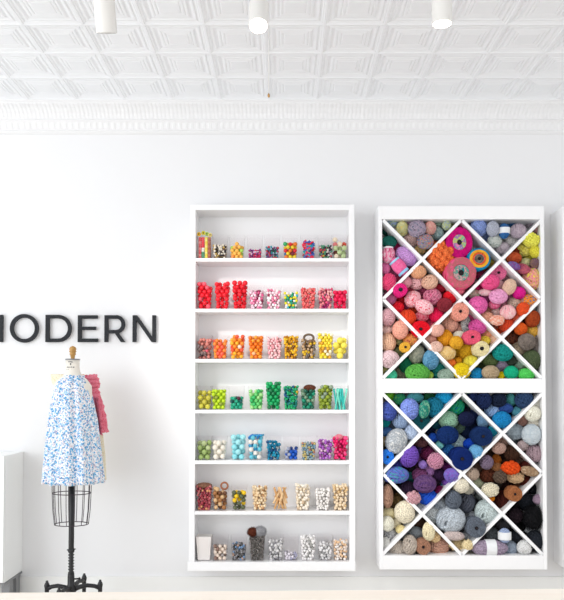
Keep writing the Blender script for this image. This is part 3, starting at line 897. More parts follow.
def place(it):
    k = (it['Y']+D)/F; q_ = at(it['px'], it['py'], it['Y']-it['c']*(.85 if it['k'] == 'c' else .25)); it['p'] = Vector((q_.x, it['Y'], q_.z)); it['a'] = it['rx']*k*1.04; it['b'] = it['ry']*k*1.04
for it in items:
    m_ = min(it['rx'], it['ry'])*(4.45/F); it['c'] = m_*(1.15 if it['k'] in 'c' else 1.0)
    mx_r = max(math.sqrt(j['rx']*j['ry']) for j in items if j['comp'] == it['comp'])
    it['Y'] = YF+.002+it['c']+(0 if it['k'] in 'cskfh' else .07*(1-math.sqrt(it['rx']*it['ry'])/mx_r)+.008); place(it)
for rnd in range(60):
    for i, a in enumerate(items):
        for b in items[i+1:]:
            if a['comp'] != b['comp']: continue
            d = b['p']-a['p']; L = math.hypot(d.x, d.z)
            if L < 1e-5: continue
            ux, uz = abs(d.x)/L, abs(d.z)/L
            ra = 1/math.sqrt((ux/a['a'])**2+(uz/a['b'])**2); rb = 1/math.sqrt((ux/b['a'])**2+(uz/b['b'])**2)
            S_ = (ra+rb)*.97
            if L >= S_: continue
            need = math.sqrt(max(0, 1-(L/S_)**2))*(a['c']+b['c'])*.97; gap = b['Y']-a['Y']
            if abs(gap) < need:
                big = 1 if a['a']*a['b'] > b['a']*b['b'] else -1
                sg = (1 if gap > 0 else -1) if abs(gap) > .004 else big
                mv = (need-abs(gap))*.5*.6*sg; a['Y'] -= mv; b['Y'] += mv
    for a in items:
        a['Y'] = max(YF-.002+a['c']*.85, min(-.012-a['c'], a['Y'])); place(a)
# yarn tucked in the second row, seen through the gaps between the front ones
comps = []
for it in items:
    if it['comp'] not in comps: comps.append(it['comp'])
def poly_of(c):
    up = 'upper rack' in c; T_, B_, L_, R_ = (219.4, 378.4, 383.3, 541.7) if up else (393, 555.4, 382.6, 543)
    mx_, my_ = (L_+R_)/2, (T_+B_)/2; qx, qy = (R_-L_)/4, (B_-T_)/4
    n = c.split("rack's ")[1]
    return {'left top-edge cubby': [(L_, T_), (mx_, T_), (mx_-qx, my_-qy)], 'right top-edge cubby': [(mx_, T_), (R_, T_), (mx_+qx, my_-qy)],
            'upper left-edge cubby': [(L_, T_), (mx_-qx, my_-qy), (L_, my_)], 'lower left-edge cubby': [(L_, my_), (mx_-qx, my_+qy), (L_, B_)],
            'upper right-edge cubby': [(R_, T_), (mx_+qx, my_-qy), (R_, my_)], 'lower right-edge cubby': [(R_, my_), (mx_+qx, my_+qy), (R_, B_)],
            'left bottom-edge cubby': [(L_, B_), (mx_, B_), (mx_-qx, my_+qy)], 'right bottom-edge cubby': [(mx_, B_), (R_, B_), (mx_+qx, my_+qy)],
            'top diamond cubby': [(mx_, T_), (mx_+qx, my_-qy), (mx_, my_), (mx_-qx, my_-qy)], 'bottom diamond cubby': [(mx_, my_), (mx_+qx, my_+qy), (mx_, B_), (mx_-qx, my_+qy)],
            'left diamond cubby': [(L_, my_), (mx_-qx, my_-qy), (mx_, my_), (mx_-qx, my_+qy)], 'right diamond cubby': [(R_, my_), (mx_+qx, my_-qy), (mx_, my_), (mx_+qx, my_+qy)]}[n]
def edge_dist(p, poly):                    # > 0 inside
    cx_ = sum(q[0] for q in poly)/len(poly); cy_ = sum(q[1] for q in poly)/len(poly); best = 1e9
    for i in range(len(poly)):
        (xa, ya), (xb, yb_) = poly[i], poly[(i+1) % len(poly)]; L_ = math.hypot(xb-xa, yb_-ya)
        cr = ((xb-xa)*(p[1]-ya)-(yb_-ya)*(p[0]-xa))/L_; cc = ((xb-xa)*(cy_-ya)-(yb_-ya)*(cx_-xa))/L_
        best = min(best, cr if cc > 0 else -cr)
    return best
def edist(p, it): return math.hypot((p[0]-it['px'])/it['rx'], (p[1]-it['py'])/it['ry'])
fill_ = []
for c in comps:
    poly = poly_of(c); mine = [i for i in items if i['comp'] == c]; used = set()
    xs_ = [q[0] for q in poly]; ys_ = [q[1] for q in poly]; cand = []
    x = min(xs_)
    while x < max(xs_):
        y = min(ys_)
        while y < max(ys_):
            if edge_dist((x, y), poly) > 3:
                m_ = min((edist((x, y), i)-1)*min(i['rx'], i['ry']) for i in mine)
                if .6 < m_ < 7: cand.append((m_, x, y))
            y += 1.3
        x += 1.3
    cand.sort(reverse=True); got = []
    for m_, x, y in cand:
        if any(math.hypot(x-g[0], y-g[1]) < 8.5 for g in got): continue
        nb_ = sorted(mine, key=lambda i: edist((x, y), i)); nb_ = [i for i in nb_ if i['desc'] not in used]
        if not nb_ or edist((x, y), nb_[0]) > 2.6: continue
        r_ = min(6.3, edge_dist((x, y), poly)+1.5)
        if r_ < 3: continue
        got.append((x, y)); used.add(nb_[0]['desc'])
        h = nb_[0]['cols'][0]; kk = .55 if 'lower' in c else .8  # neighbour's dye darkened to imitate the shade deep in the gaps
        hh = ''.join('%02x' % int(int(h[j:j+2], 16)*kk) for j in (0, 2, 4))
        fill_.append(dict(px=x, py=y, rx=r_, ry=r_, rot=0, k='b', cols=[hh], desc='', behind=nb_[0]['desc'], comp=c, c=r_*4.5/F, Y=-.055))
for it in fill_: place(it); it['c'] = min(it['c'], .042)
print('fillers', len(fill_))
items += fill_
seen = {}
yb = yarn_mat
for it in items:
    nm, noun = NOUN[it['k']]; me = R.choice(PROTO[it['k']])
    root = bpy.data.objects.new(nm, me); C.objects.link(root)
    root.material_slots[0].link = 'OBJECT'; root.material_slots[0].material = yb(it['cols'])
    root.location = it['p']; root.scale = (it['a'], it['c'], it['b'])
    root.rotation_euler = (0, -math.radians(it['rot']), 0)
    lab = f"{it['desc']} {noun} in {it['comp']}" if it['desc'] else f"yarn ball behind the {it['behind']} one in {it['comp']}"
    n_ = len(lab.split())
    if lab in seen or n_ > 16: print('LABEL PROBLEM', lab)
    seen[lab] = 1
    tag(root, lab, noun.replace('bobbly ', '').replace('chunky ', '').replace('furry ', ''), 'yarn in '+it['comp']); it['o'] = root
def by(desc, comp): return next(i['o'] for i in items if i['desc'] == desc and comp in i['comp'])
def band(desc, comp, x0_, x1_, m, ax='X'):
    o = by(desc, comp); mb = MB()
    rr_ = lambda x: math.sqrt(max(.02, 1-x*x))*1.0+.07
    pr = [(rr_(x0_+(x1_-x0_)*i/6), x0_+(x1_-x0_)*i/6) for i in range(7)]
    pr = [(max(a for a, _ in pr), z) for _, z in pr]
    mb.lathe([(p_-.03, z) for p_, z in pr[:1]]+pr+[(pr[-1][0]-.03, pr[-1][1])], 28, Matrix.Rotation(PI/2, 4, 'Y') if ax == 'X' else None)
    b_ = mb.build('paper_band', m, o); b_['label'] = 'paper label band'
band('mauve white-banded', 'lower rack', -.25, .3, M['band'])
band('blue white-banded', 'upper rack', -.35, .4, M['band'], 'Z')
band('pale blue white-banded', 'lower rack', -.5, .5, M['band'], 'Z')
band('hot pink label-banded', 'upper rack', .55, .8, plain('blue_band', '8cc8ec', .5))
band('hot pink label-banded', 'upper rack', -.8, -.6, plain('blue_band_b', '9cd0ee', .5))
band('magenta and white variegated', 'upper rack', .72, .9, M['band'], 'Z')
def face(desc, comp, rings):              # coloured winding at the end of a cake, then a dark disc as the hole's shade
    o = by(desc, comp); mb = MB(); ms = []
    for i, (r0, r1, cols) in enumerate(rings):
        ms.append(yarn_mat(cols)); r_ = r0
        while r_ < r1: ring(mb, Vector((0, 1, 0)), -.915-.03*math.sin(PI*(r_-.1)/.9), r_, .05, 28, 5); mb.mi[-28*5:] = [i]*(28*5); r_ += .078
    mb.build('wound_end', ms, o)
face('magenta', "upper rack's top", [(.22, .5, ['7fc8a0', 'e8c85c', '4f6fc0', 'f08cb4'])])
face('pink and green speckled', "upper rack's top", [(.22, .52, ['3fb0a8', '7c8c7c', 'e8a8b0', '2f8c8c']), (.56, .9, ['d8587c', 'b8706c', 'e8608c'])])
face('blue with orange-banded end', "upper rack's top", [(.18, .4, ['5c5450', '8c8474']), (.46, .6, ['e8643c']), (.64, .84, ['f4a42c', 'f0b83c'])])
for it in items:
    if it['k'] == 'c':
        mb = MB(); rr_ = .30 if 'spool' in it['desc'] else (.26 if it['desc'] in ('cream', 'small yellow') else .15)
        mb.lathe([(0, .0), (rr_, 0), (rr_, .12), (0, .12)], 16, Matrix.Translation((0, -.98, 0)) @ Matrix.Rotation(-PI/2, 4, 'X')); mb.build('hole_shade_disc', M['hole'], it['o'])  # solid dark disc painted as the shade of the cake's opening

# ---------------------------------------------------------------- cups
ORD = ['first', 'second', 'third', 'fourth', 'fifth', 'sixth', 'seventh', 'eighth', 'last']
SHN = ['top', 'second', 'third', 'fourth', 'fifth', 'sixth', 'bottom']
CH = .150
def cup_mesh(wt, wb, dt, db, h):
    mb = MB(); th = .0018
    def loop(wx, dy, z): return [(-wx/2, -dy/2, z), (wx/2, -dy/2, z), (wx/2, dy/2, z), (-wx/2, dy/2, z)]
    vs = loop(wb, db, 0)+loop(wt, dt, h)+loop(wt-2*th, dt-2*th, h)+loop(wb-2*th, db-2*th, th)
    fs = [(3, 2, 1, 0)]
    for a_ in (0, 4, 8):
        for k in range(4): fs.append((a_+k, a_+(k+1) % 4, a_+4+(k+1) % 4, a_+4+k))
    fs.append((12, 13, 14, 15)); mb.add(vs, fs); return mb.mesh('acrylic_cup')
WT, WB, DT, DB = .103, .080, .095, .072
cupme = cup_mesh(WT, WB, DT, DB, CH); cupme.materials.append(M['acrylic'])
_sph = MB(); _sph.ball((0, 0, 0), 1, 0, 12, 8); ballme = _sph.mesh('round_sweet'); ballme.materials.append(M['white'])
CY = -.135                                 # cup centre depth
def wat(z, w0, w1): return w0+(w1-w0)*min(1, max(0, z/CH))
# (x, fill px, mode, item px, noun, [(name, hex, weight) ...])   i: separate balls, s: uncountable beads
W_ = lambda *a: [tuple(x.split(':')) for x in a]
SHELF = [
 [(202.7, 22, 'sticks', 0, 'candy', W_()),
  (219.5, 15, 's', 2.4, 'speckled beads', W_('c:efe8d8:4', 'c:6a4a38:2', 'c:2e2a2c:2', 'c:c9a95c:2')),
  (236.8, 16.5, 'i', 3.9, 'gumdrop', W_('orange:f49a4a:4', 'yellow-orange:f8bf5a:4', 'lime green:a8d85c:4')),
  (254.6, 9, 's', 2.2, 'beads', W_('c:8a4a8c:3', 'c:d82c5c:3', 'c:e0c8d8:1', 'c:c04a80:2')),
  (272, 13, 's', 2.4, 'beads', W_('c:2c8c9c:3', 'c:7c4c84:2', 'c:c83c50:2', 'c:9ab0c4:2', 'c:2c6f60:2')),
  (290.3, 15.5, 'i', 3.9, 'sweet', W_('red:e02c34:2', 'orange:f0822c:2', 'yellow:f4d838:3', 'green:3cb068:2', 'maroon:7c2838:1', 'blue:2f7cc0:1')),
  (308.6, 19, 'ribbons', 2.6, 'candy', W_('c:e8284c:5', 'c:1fa8a8:3', 'c:4c68c0:2', 'c:8c3c8c:1')),
  (326, 15, 's', 2.3, 'beads', W_('c:3c3444:3', 'c:c8505c:2', 'c:4f9c78:2', 'c:e0b850:1', 'c:8c8c98:2', 'c:e8dcd8:2')),
  (342.2, 20, 'i', 5.0, 'ball', W_('cream:f4e4c8:3', 'pink:f08c8c:2', 'pale green:c4d8a0:2', 'brown:8c5048:1', 'red:e85840:1'))],
 [(203, 26, 'i', 4.6, 'ball', W_('glossy red:ee1c30:6', 'light red:f4586a:1')),
  (222, 26, 'i', 4.6, 'pompom', W_('bright red:ee2030:1')),
  (239.6, 26, 'i', 4.8, 'pompom', W_('deep red:e81a2c:1')),
  (256.5, 20.5, 's', 2.8, 'beads', W_('c:f4d4e0:4', 'c:f090b4:3', 'c:8c2c50:1', 'c:fff6fa:2', 'c:ec5c94:2')),
  (273.6, 21, 's', 2.9, 'beads', W_('c:f8dce4:4', 'c:f48cac:3', 'c:fffafa:3', 'c:9c3858:1')),
  (291, 17.5, 's', 2.8, 'beads', W_('c:28a878:3', 'c:f0e02c:3', 'c:f4f0ec:3', 'c:3cbcc8:2')),
  (308.4, 22, 's', 2.5, 'beads', W_('c:f46c6c:5', 'c:f08880:4', 'c:e04858:1')),
  (325.6, 21, 's', 3.0, 'beads', W_('c:f08c94:4', 'c:e4507c:2', 'c:a8286c:2', 'c:8c3c50:1', 'c:f4b4b0:2')),
  (342.3, 19, 'i', 4.4, 'ball', W_('crimson:ea1450:1'))],
 [(202.3, 22, 's', 4.0, 'sweets', W_('c:d8887c:4', 'c:a8665c:3', 'c:84706c:2', 'c:ec6478:2')),
  (219.7, 20, 'i', 3.9, 'ball', W_('orange:f88c3c:3', 'coral:f86a50:2', 'golden:f8b83c:1')),
  (237, 24, 'i', 4.1, 'ball', W_('orange:f8902c:4', 'red-orange:f05c38:2', 'amber:f8b430:2', 'cream:f8dcc4:1')),
  (255.8, 24, 'i', 3.9, 'ball', W_('pumpkin orange:f47c18:4', 'golden orange:f8a030:3', 'peach:f8c090:1')),
  (274.4, 22, 's', 2.8, 'candies', W_('c:f8c0c4:4', 'c:fad8d8:4', 'c:f4a4ac:2')),
  (291, 24, 's', 2.7, 'beads', W_('c:e8a818:4', 'c:f4c830:4', 'c:b87818:2', 'c:8c5c1c:1')),
  (308.8, 21, 's', 3.2, 'buttons', W_('c:8c6c48:3', 'c:e0b828:2', 'c:6c645c:3', 'c:c8a880:2')),
  (325.6, 24, 'i', 3.4, 'bead', W_('yellow:f4dc3c:5', 'cream:faf2cc:3', 'gold:dca428:2')),
  (342.4, 20, 'i', 6.2, 'ball', W_('lemon yellow:f4e458:1'))],
 [(202, 17.5, 'i', 5.4, 'ball', W_('yellow-green:c4bc44:2', 'chartreuse:d2cc4c:2')),
  (218.6, 21, 'i', 3.9, 'ball', W_('lime green:bcdc24:6', 'olive green:94a43c:1')),
  (236.2, 13.5, 'i', 3.7, 'ball', W_('teal green:24a884:4', 'dark maroon:5c2c3c:1', 'dark teal:18605c:2', 'mint green:7cd8b0:1')),
  (255.9, 19, 'i', 3.9, 'ball', W_('pale green:a0dc8c:2', 'leaf green:68d074:4', 'bright green:3cbc68:2')),
  (273.4, 27, 'i', 4.1, 'ball', W_('emerald green:10a860:4', 'dark green:187c4c:2')),
  (291, 24, 's', 2.7, 'beads', W_('c:1cac6c:6', 'c:148078:2', 'c:d0a830:1', 'c:245c8c:1')),
  (308.3, 21, 'i', 4.0, 'ball', W_('teal green:148c6c:4', 'dark pine green:20604c:3', 'grey-green:7c9c80:1')),
  (325.4, 24, 'i', 4.1, 'ball', W_('olive green:8ca030:4', 'moss green:70883c:2', 'grey sage:8ca088:2')),
  (342, 23, 'straws', 2.6, 'stick', W_('turquoise:2cb8ac:3', 'mint:7cdcc4:2', 'pale aqua:bcece0:2'))],
 [(201.8, 20, 'i', 5.4, 'ball', W_('sage green:9cb46c:3', 'pale green:b4c48c:2')),
  (218.9, 18, 'i', 5.6, 'ball', W_('cream:ece6d8:1')),
  (238, 26, 'i', 5.8, 'ball', W_('pale aqua:8cdce4:4', 'light turquoise:a4e4ea:2')),
  (255.3, 22, 'i', 4.7, 'ball', W_('sky blue:3ca4d4:2', 'off-white:ece8e0:3', 'aqua:68c4d8:2')),
  (273.4, 20, 's', 3.1, 'beads', W_('c:0c7ca0:5', 'c:1494b4:3', 'c:0c4c7c:2', 'c:8c9ca0:1')),
  (291.2, 12.5, 'i', 3.7, 'bead', W_('royal blue:1458c0:4', 'navy blue:143c84:2', 'silvery blue:a0a8bc:1')),
  (308.6, 18, 's', 2.5, 'beads', W_('c:98b0b8:4', 'c:c4b474:2', 'c:6c94a8:3', 'c:b87c68:1')),
  (325.5, 21.5, 's', 2.9, 'beads', W_('c:a85cc0:5', 'c:8c3c8c:2', 'c:c88cd4:3', 'c:dcb8d0:1')),
  (342.2, 22, 's', 3.3, 'beads', W_('c:e8186c:5', 'c:f04c88:2', 'c:b81450:2'))],
 [(202.5, 24, 's', 2.6, 'beads', W_('c:b84c58:4', 'c:9c3c4c:3', 'c:c87070:2', 'c:e0a070:1')),
  (219.8, 22, 'i', 4.4, 'wooden bead', W_('light tan:dcb888:3', 'brown:a87444:3', 'dark brown:6c4428:1')),
  (238.8, 18, 'i', 4.5, 'felt ball', W_('dark green-grey:5c6448:3', 'yellow:f4cc20:2')),
  (259.5, 22.5, 's', 3.0, 'wooden beads', W_('c:ecd0a4:5', 'c:f4e0bc:3', 'c:c09468:1')),
  (280.4, 26, 'pegs', 2.4, 'wooden peg', W_('natural wood:e8c594:2', 'tan wood:cf9f68:1')),
  (303, 24, 's', 3.2, 'wooden beads', W_('c:f8f0e0:6', 'c:f0e0c4:3', 'c:d8c0a0:1')),
  (322.9, 21, 's', 3.0, 'beads', W_('c:f6f4f0:6', 'c:e8e4e0:2')),
  (342, 25.5, 's', 3.2, 'wooden beads', W_('c:f0dcbc:6', 'c:e4c490:3'))],
 [(202.4, 24, 'paper', 3, 'paper', W_()),
  (219.8, 15, 'i', 3.6, 'pearl bead', W_('cream:f0e0d0:4', 'brown:94786c:2', 'grey:a49c98:2')),
  (238.6, 16, 's', 2.6, 'beads', W_('c:5c5c5c:5', 'c:8c8c90:3', 'c:c0a090:1', 'c:7c9cc0:1')),
  (257, 24.5, 's', 2.0, 'glitter', W_('c:74706c:5', 'c:605c58:4', 'c:8c8884:2')),
  (275.6, 18.5, 's', 3.2, 'silver beads', W_('c:d4d4d4:5', 'c:a0a0a4:3', 'c:ececec:2')),
  (291, 7.5, 's', 2.8, 'pearls', W_('c:e8e4ec:4', 'c:a8a8c0:2')),
  (308, 24, 's', 3.0, 'beads', W_('c:f6f5f4:8', 'c:a8a8a4:1')),
  (325.4, 16, 's', 3.2, 'silver beads', W_('c:d0d0d0:4', 'c:989898:2', 'c:f0f0f0:3')),
  (342.5, 20, 's', 2.8, 'pearly beads', W_('c:f4e8dc:5', 'c:f0cca4:3', 'c:fbf8f4:3'))]]
CUPDESC = {}
for si, cups in enumerate(SHELF):
    for ci, (px, fill, mode, ip, noun, cols) in enumerate(cups):
        zb_ = Z(rows[si])+.0005; k = (CY-.04+D)/F
        cxw = at(px, rows[si], CY-.04).x
        cxw = max(i0+WT/2+.002, min(i1-WT/2-.002, cxw))
        o = bpy.data.objects.new('acrylic_cup', cupme); C.objects.link(o); o.location = (cxw, CY, zb_)
        which = 'last' if ci == len(cups)-1 else ORD[ci]
        names = []
        for c in cols:
            if c[0] != 'c' and c[0] not in names: names.append(c[0])
        place_ = f'{which} from left on the {SHN[si]} shelf' if which != 'last' else f'rightmost on the {SHN[si]} shelf'
        tag(o, f'clear acrylic cup of {noun}{"" if noun.endswith("s") or noun in ("glitter","candy","paper") else "s"}, {place_}', 'cup', 'clear cups on the display shelf')
        H = fill*k; d_ = ip*k; r_ = d_/2
        inn = lambda z, dp=False: (wat(z, DB, DT) if dp else wat(z, WB, WT))/2-.003
        where = f'in the {which if which != "last" else "rightmost"} cup on the {SHN[si]} shelf'
        tot = sum(int(c[2]) for c in cols) if cols else 1
        def pick():
            q = R.uniform(0, tot)
            for j, c in enumerate(cols):
                q -= int(c[2])
                if q <= 0: return j
            return 0
        if mode == 'i':
            z = r_+.003; row = 0; pname = {'ball': 'small_ball', 'pompom': 'pompom', 'gumdrop': 'gumdrop', 'sweet': 'wrapped_sweet', 'bead': 'round_bead', 'wooden bead': 'wooden_bead', 'felt ball': 'felt_ball', 'pearl bead': 'pearl_bead'}[noun]
            if noun == 'ball': pname = ['small_ball', 'gum_ball', 'round_candy'][si % 3]
            while z < H+r_*.3:
                yf = CY-inn(z, True)
                for ly in (0, 1):
                    yy = yf+r_+.001+ly*d_*.86; w_ = inn(z)-r_; n = max(1, int(2*w_/d_)+1)
                    full = n; n = full-1 if (row+ly) % 2 and full > 1 else full
                    for q in range(n):
                        span = w_*(n-1)/max(1, full-1); x = (-span+2*span*q/(n-1)) if n > 1 else 0
                        if z > H-r_ and R.random() < .3: continue
                        j = pick(); b_ = bpy.data.objects.new(pname, ballme); C.objects.link(b_)
                        b_.material_slots[0].link = 'OBJECT'; b_.material_slots[0].material = bead_mat(cols[j][1])
                        rr2 = r_*R.uniform(.98, 1.1); b_.scale = (rr2, rr2, rr2)
                        b_.location = (cxw+x+R.uniform(-.08, .08)*r_, yy+R.uniform(0, .1)*r_, zb_+z+R.uniform(-.12, .12)*r_)
                        tag(b_, f'{cols[j][0]} {noun} {where}', noun, f'{noun}s {where}')
                z += d_*.82; row += 1
        elif mode in 's':
            mb = MB(); z = r_+.002; row = 0
            rr = random.Random(si*20+ci); cube = noun in ('candies',)
            while z < H:
                nx = max(2, int(2*(inn(z))/d_+.4)); ofs = .5 if row % 2 else 0; ny = max(2, int(2*inn(z, True)/d_)); top_ = z > H-1.6*d_
                for ix in range(nx):
                    for iy in range(ny):
                        if not (top_ or ix in (0, nx-1) or iy in (0, 1, ny-1)): continue
                        if z > H-d_*.9 and rr.random() < .35: continue
                        x = -inn(z)+(ix+.25+ofs)*2*inn(z)/nx; y = -inn(z, True)+(iy+.5)*2*inn(z, True)/ny
                        x = max(-inn(z)+r_*.8, min(inn(z)-r_*.8, x+rr.uniform(-.6, .6)*r_)); y = max(-inn(z, True)+r_*.9, y+rr.uniform(-.3, .3)*r_)
                        mb.ball((x, y, z+rr.uniform(-.55, .4)*r_), r_*rr.uniform(.85, 1.12), pick(), 7, 5)
                z += d_*.86; row += 1
            b_ = mb.build('bead_fill', [bead_mat(c[1]) for c in cols], loc=(cxw, CY, zb_))
            tag(b_, f'loose {noun} filling the clear cup, {place_}', 'beads', kind='stuff')
        elif mode in ('straws', 'pegs', 'ribbons', 'sticks'):
            rr = random.Random(5+si)
            if mode == 'ribbons':
                mb = MB()
                for q in range(60):
                    z = rr.uniform(.01, H-.008); w_ = inn(z)-.006; dp = inn(z, True)-.005
                    side = rr.random(); y = -dp+rr.choice((0, 0, .008, .02, .04, .06)); x = rr.uniform(-w_*.7, w_*.7); an = rr.uniform(-1, 1)
                    L = .022; pts = [(max(-w_, min(w_, x+L*t_*math.cos(an))), y, max(.006, min(H, z+L*t_*math.sin(an)+.004*math.sin(t_*3)))) for t_ in (-1, -.5, 0, .5, 1)]
                    mb.tube(pts, .006, 6, mi=pick())
                b_ = mb.build('ribbon_candy', [bead_mat(c[1]) for c in cols], loc=(cxw, CY, zb_))
                tag(b_, f'tangled red, teal and purple ribbon candy {where}', 'candy', kind='stuff')
            elif mode == 'sticks':
                for q, (xx, segc, nmz) in enumerate(((-.033, ['f07878', 'f4a8a0', 'e85c64'], 'pink'), (-.012, ['5c9c78', 'f0f0ea', 'ee4c5c', 'e85c64'], 'green, white and red'), (.011, ['f4e468', 'f0dc50', 'f6ee94'], 'yellow'), (.031, ['a8604c', 'c07c64'], 'brown'))):
                    mb = MB(); n = 10
                    for w in range(n):
                        z0_ = .004+w*(H-.004)/n; z1_ = .004+(w+1)*(H-.004)/n-.001; cc = segc[(w*len(segc))//n] if nmz.startswith('green') else segc[w % len(segc)]
                        mb.lathe([(.0085, z0_), (.0098, z0_+.002), (.0098, z1_-.002), (.0085, z1_)], 14, mi=segc.index(cc))
                    b_ = mb.build('candy_roll', [bead_mat(c) for c in segc], loc=(cxw+xx*.92, CY-.022, zb_+.002))
                    tag(b_, f'upright {nmz} candy roll {where}', 'candy roll', 'candy rolls in the first cup')
                for q, (xx, zz_, nmz, h1) in enumerate(((-.036, .012, 'golden yellow', 'f0c020'), (-.008, .024, 'yellow-green', 'd8cc28'), (.014, .014, 'pale green', 'a8c858'), (.034, .003, 'pale yellow', 'ecdc80'))):
                    mb = MB(); mt = Matrix.Rotation(PI/2, 4, 'X')
                    for w in range(6): mb.ball((.0075*math.cos(w*PI/3), -.001, .0075*math.sin(w*PI/3)), .0062, 0, 8, 6)
                    mb.ball((0, -.005, 0), .005, 1, 8, 6)
                    b_ = mb.build('flower_candy', [bead_mat(h1), bead_mat('5c3020')], loc=(cxw+xx, CY-.03, zb_+H+.012+zz_*.6))
                    tag(b_, f'{nmz} flower-shaped sweet on top of the first cup, {SHN[si]} shelf', 'sweet', 'flower sweets on top of the first cup')
            else:
                n = 14 if mode == 'straws' else 18
                for q in range(n):
                    j = pick(); mb = MB(); rt = .0056 if mode == 'straws' else .0068; L = (.135 if mode == 'straws' else .074)
                    if mode == 'straws': x = -.03+.06*(q % 7)/6; y = -.026+.016*(q//7); tl = rr.uniform(-.24, .2); zc = .066
                    else: rw = q//6; zc = .044+rw*.032; tl = rr.uniform(.12, .5)*rr.choice((-1, 1)); x = (-.024+.0096*(q % 6))*wat(zc, .9, 1.3)-.1*(zc-.044)*0; y = -.032+.0135*((q*2) % 3)
                    mb.tube([(0, 0, -L/2), (0, 0, -L/2+.002), (0, 0, L/2-.002), (0, 0, L/2)], [rt*.8, rt, rt, rt*.8], 10)
                    b_ = mb.build('paper_straw' if mode == 'straws' else 'wooden_peg', bead_mat(cols[j][1]), loc=(cxw+x, CY+y, zb_+zc)); b_.rotation_euler = (0, tl, 0)
                    tag(b_, (f'{cols[j][0]} stick standing ' if mode == 'straws' else f'{cols[j][0].replace(" wood", "")} wooden peg ')+where, 'stick' if mode == 'straws' else 'wooden peg', ('sticks ' if mode == 'straws' else 'pegs ')+where)
        elif mode == 'paper':
            mb = MB(); n = 0
            vs = []
            for q, z in enumerate((.004, .15)):
                w_ = wat(z, WB, WT)/2-.004; dd = wat(z, DB, DT)/2-.004
                vs += [(-w_, -dd, z), (w_, -dd, z), (w_, dd, z), (-w_, dd, z)]
            mb.add(vs, [(0, 1, 5, 4), (1, 2, 6, 5), (2, 3, 7, 6), (3, 0, 4, 7)])
            b_ = mb.build('paper_liner', plain('tissue', 'f0ece8', .8), loc=(cxw, CY, zb_)); b_.modifiers.new('t', 'SOLIDIFY').thickness = .001
            tag(b_, 'white paper liner standing inside the first cup on the bottom shelf', 'paper liner')
        CUPDESC[(si, ci)] = (cxw, zb_, H)
# a few odd things lying on top of filled cups
def fuzz(si, ci, dx, dz_, rpx, h, name, label, kind='h', sc=(1, 1, 1)):
    cxw, zb_, H = CUPDESC[(si, ci)]; k = (CY+D)/F; r = rpx*k
    o = bpy.data.objects.new(name, PROTO[kind][0]); C.objects.link(o); o.location = (cxw+dx*k, CY-.012, zb_+H+dz_*k)
    o.scale = (r*sc[0], r*sc[1], r*sc[2]); o.material_slots[0].link = 'OBJECT'; o.material_slots[0].material = yarn_mat([h]); tag(o, label, name.replace('_', ' '))
fuzz(6, 3, -4.2, 3.2, 6.3, '5c2c1c', 'tinsel_ball', 'rusty brown tinsel ball on top of the dark grey cup, bottom shelf', sc=(1, .9, .8))
fuzz(6, 3, 3.2, 3.6, 6.6, '9c9ca0', 'tinsel_ball', 'silver grey tinsel ball on top of the dark grey cup, bottom shelf', sc=(1, .9, .9))
fuzz(3, 6, 1.5, 1.0, 6, '6c4030', 'felt_scrap', 'brown felt scrap on top of the green cup, fourth shelf', 'b', (1, .8, .5))
fuzz(5, 0, 0, .5, 7.5, '8c6450', 'felt_scrap', 'brown felt scrap on top of the dark red cup, sixth shelf', 'b', (1, .8, .35))
cxw, zb_, H = CUPDESC[(5, 1)]
for q, (dx, dz_, r) in enumerate(((.026, .012, .021),)):
    mb = MB(); mb.tube([(r*math.cos(2*PI*k/28), 0, r*math.sin(2*PI*k/28)) for k in range(28)], .0055, 8, True)
    o = mb.build('wooden_ring', bead_mat('9c5c38'), loc=(cxw+dx, CY-.01, zb_+H+dz_)); tag(o, 'brown wooden ring standing on top of the second cup, sixth shelf', 'ring')
cxw, zb_, H = CUPDESC[(2, 6)]
mb = MB(); mb.tube([(.03*math.cos(2*PI*k/28), 0, .022*math.sin(2*PI*k/28)) for k in range(28)], .007, 8, True)
o = mb.build('felt_loop', bead_mat('6c5844'), loc=(cxw, CY-.03, zb_+H+.002)); tag(o, 'dark brown felt loop on top of the seventh cup, third shelf', 'felt loop')
cxw, zb_, H = CUPDESC[(4, 8)]
fuzz(4, 8, -1, .8, 4, 'f48c9c', 'pompom', 'pale pink pompom on top of the magenta cup, fifth shelf', 'b', (1, .9, .7))
cxw, zb_, H = CUPDESC[(4, 3)]
mb = MB()
for q in range(6): mb.tube([(-.042+.013*q, 0, -.004+.004*q*(q % 2)), (-.03+.013*q, -.006, .014), (-.012+.013*q, 0, .02)], .006, 6, mi=q % 2)
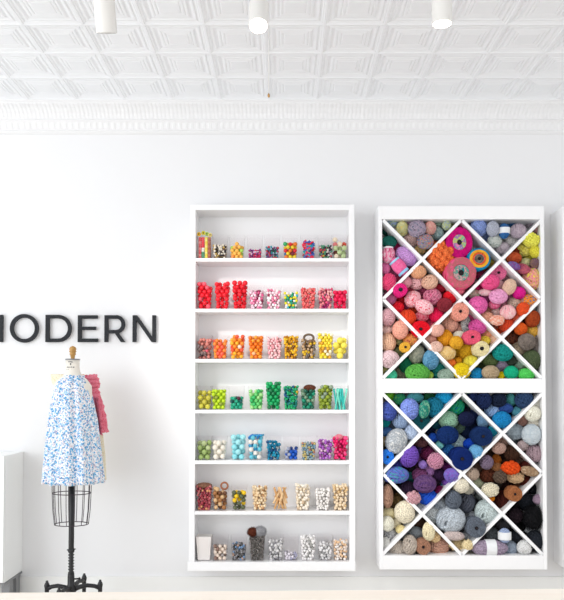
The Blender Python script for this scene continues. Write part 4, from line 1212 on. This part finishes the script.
o = mb.build('ribbon_bundle', [bead_mat('2478c4'), bead_mat('2c9cc4')], loc=(cxw, CY-.02, zb_+H)); tag(o, 'blue ribbon bundle lying on top of the fourth cup, fifth shelf', 'ribbon')

# ---------------------------------------------------------------- light and camera
w = bpy.data.worlds.new('daylight'); bpy.context.scene.world = w; w.use_nodes = True
bg = w.node_tree.nodes['Background']; bg.inputs[0].default_value = (.965, .98, 1, 1); bg.inputs[1].default_value = 1.2
def area(name, loc, tgt, sx, sy, e, col):
    ld = bpy.data.lights.new(name, 'AREA'); ld.shape = 'RECTANGLE'; ld.size = sx; ld.size_y = sy; ld.energy = e; ld.color = col
    o = bpy.data.objects.new(name, ld); C.objects.link(o); o.location = loc; o.rotation_euler = (Vector(tgt)-Vector(loc)).to_track_quat('-Z', 'Y').to_euler()
area('shop_window_daylight', (-5.2, -5.2, 1.9), (.6, 0, 1.5), 4.0, 3.4, 150, (.92, .96, 1))
def beam(name, loc, tgt, e, size):
    ld = bpy.data.lights.new(name, 'SPOT'); ld.energy = e; ld.color = (1, .96, .92); ld.spot_size = size; ld.spot_blend = .7; ld.shadow_soft_size = .12
    o = bpy.data.objects.new(name, ld); C.objects.link(o); o.location = loc; o.rotation_euler = (Vector(tgt)-Vector(loc)).to_track_quat('-Z', 'Y').to_euler()
beam('track_spot_beam', (-1.9, -2.2, 2.9), (-.1, -.1, 1.35), 150, .60)
beam('track_spot_beam', (-.7, -2.4, 2.9), (1.15, -.1, 1.2), 60, .62)
sc = bpy.context.scene
cd = bpy.data.cameras.new('camera'); cam = bpy.data.objects.new('camera', cd); C.objects.link(cam); sc.camera = cam
cam.location = CAM; cam.rotation_euler = (PI/2+TH, 0, 0)
cd.sensor_fit = 'VERTICAL'; cd.sensor_height = 24; cd.lens = 24*F/600
cd.shift_x = -(VX-282)/600; cd.shift_y = (VY-300)/600; cd.clip_start = .05
sc.view_settings.view_transform = 'Standard'; sc.view_settings.look = 'None'; sc.view_settings.exposure = .04; sc.view_settings.gamma = 1
sc.view_settings.use_curve_mapping = False
sc.cycles.transparent_max_bounces = 24
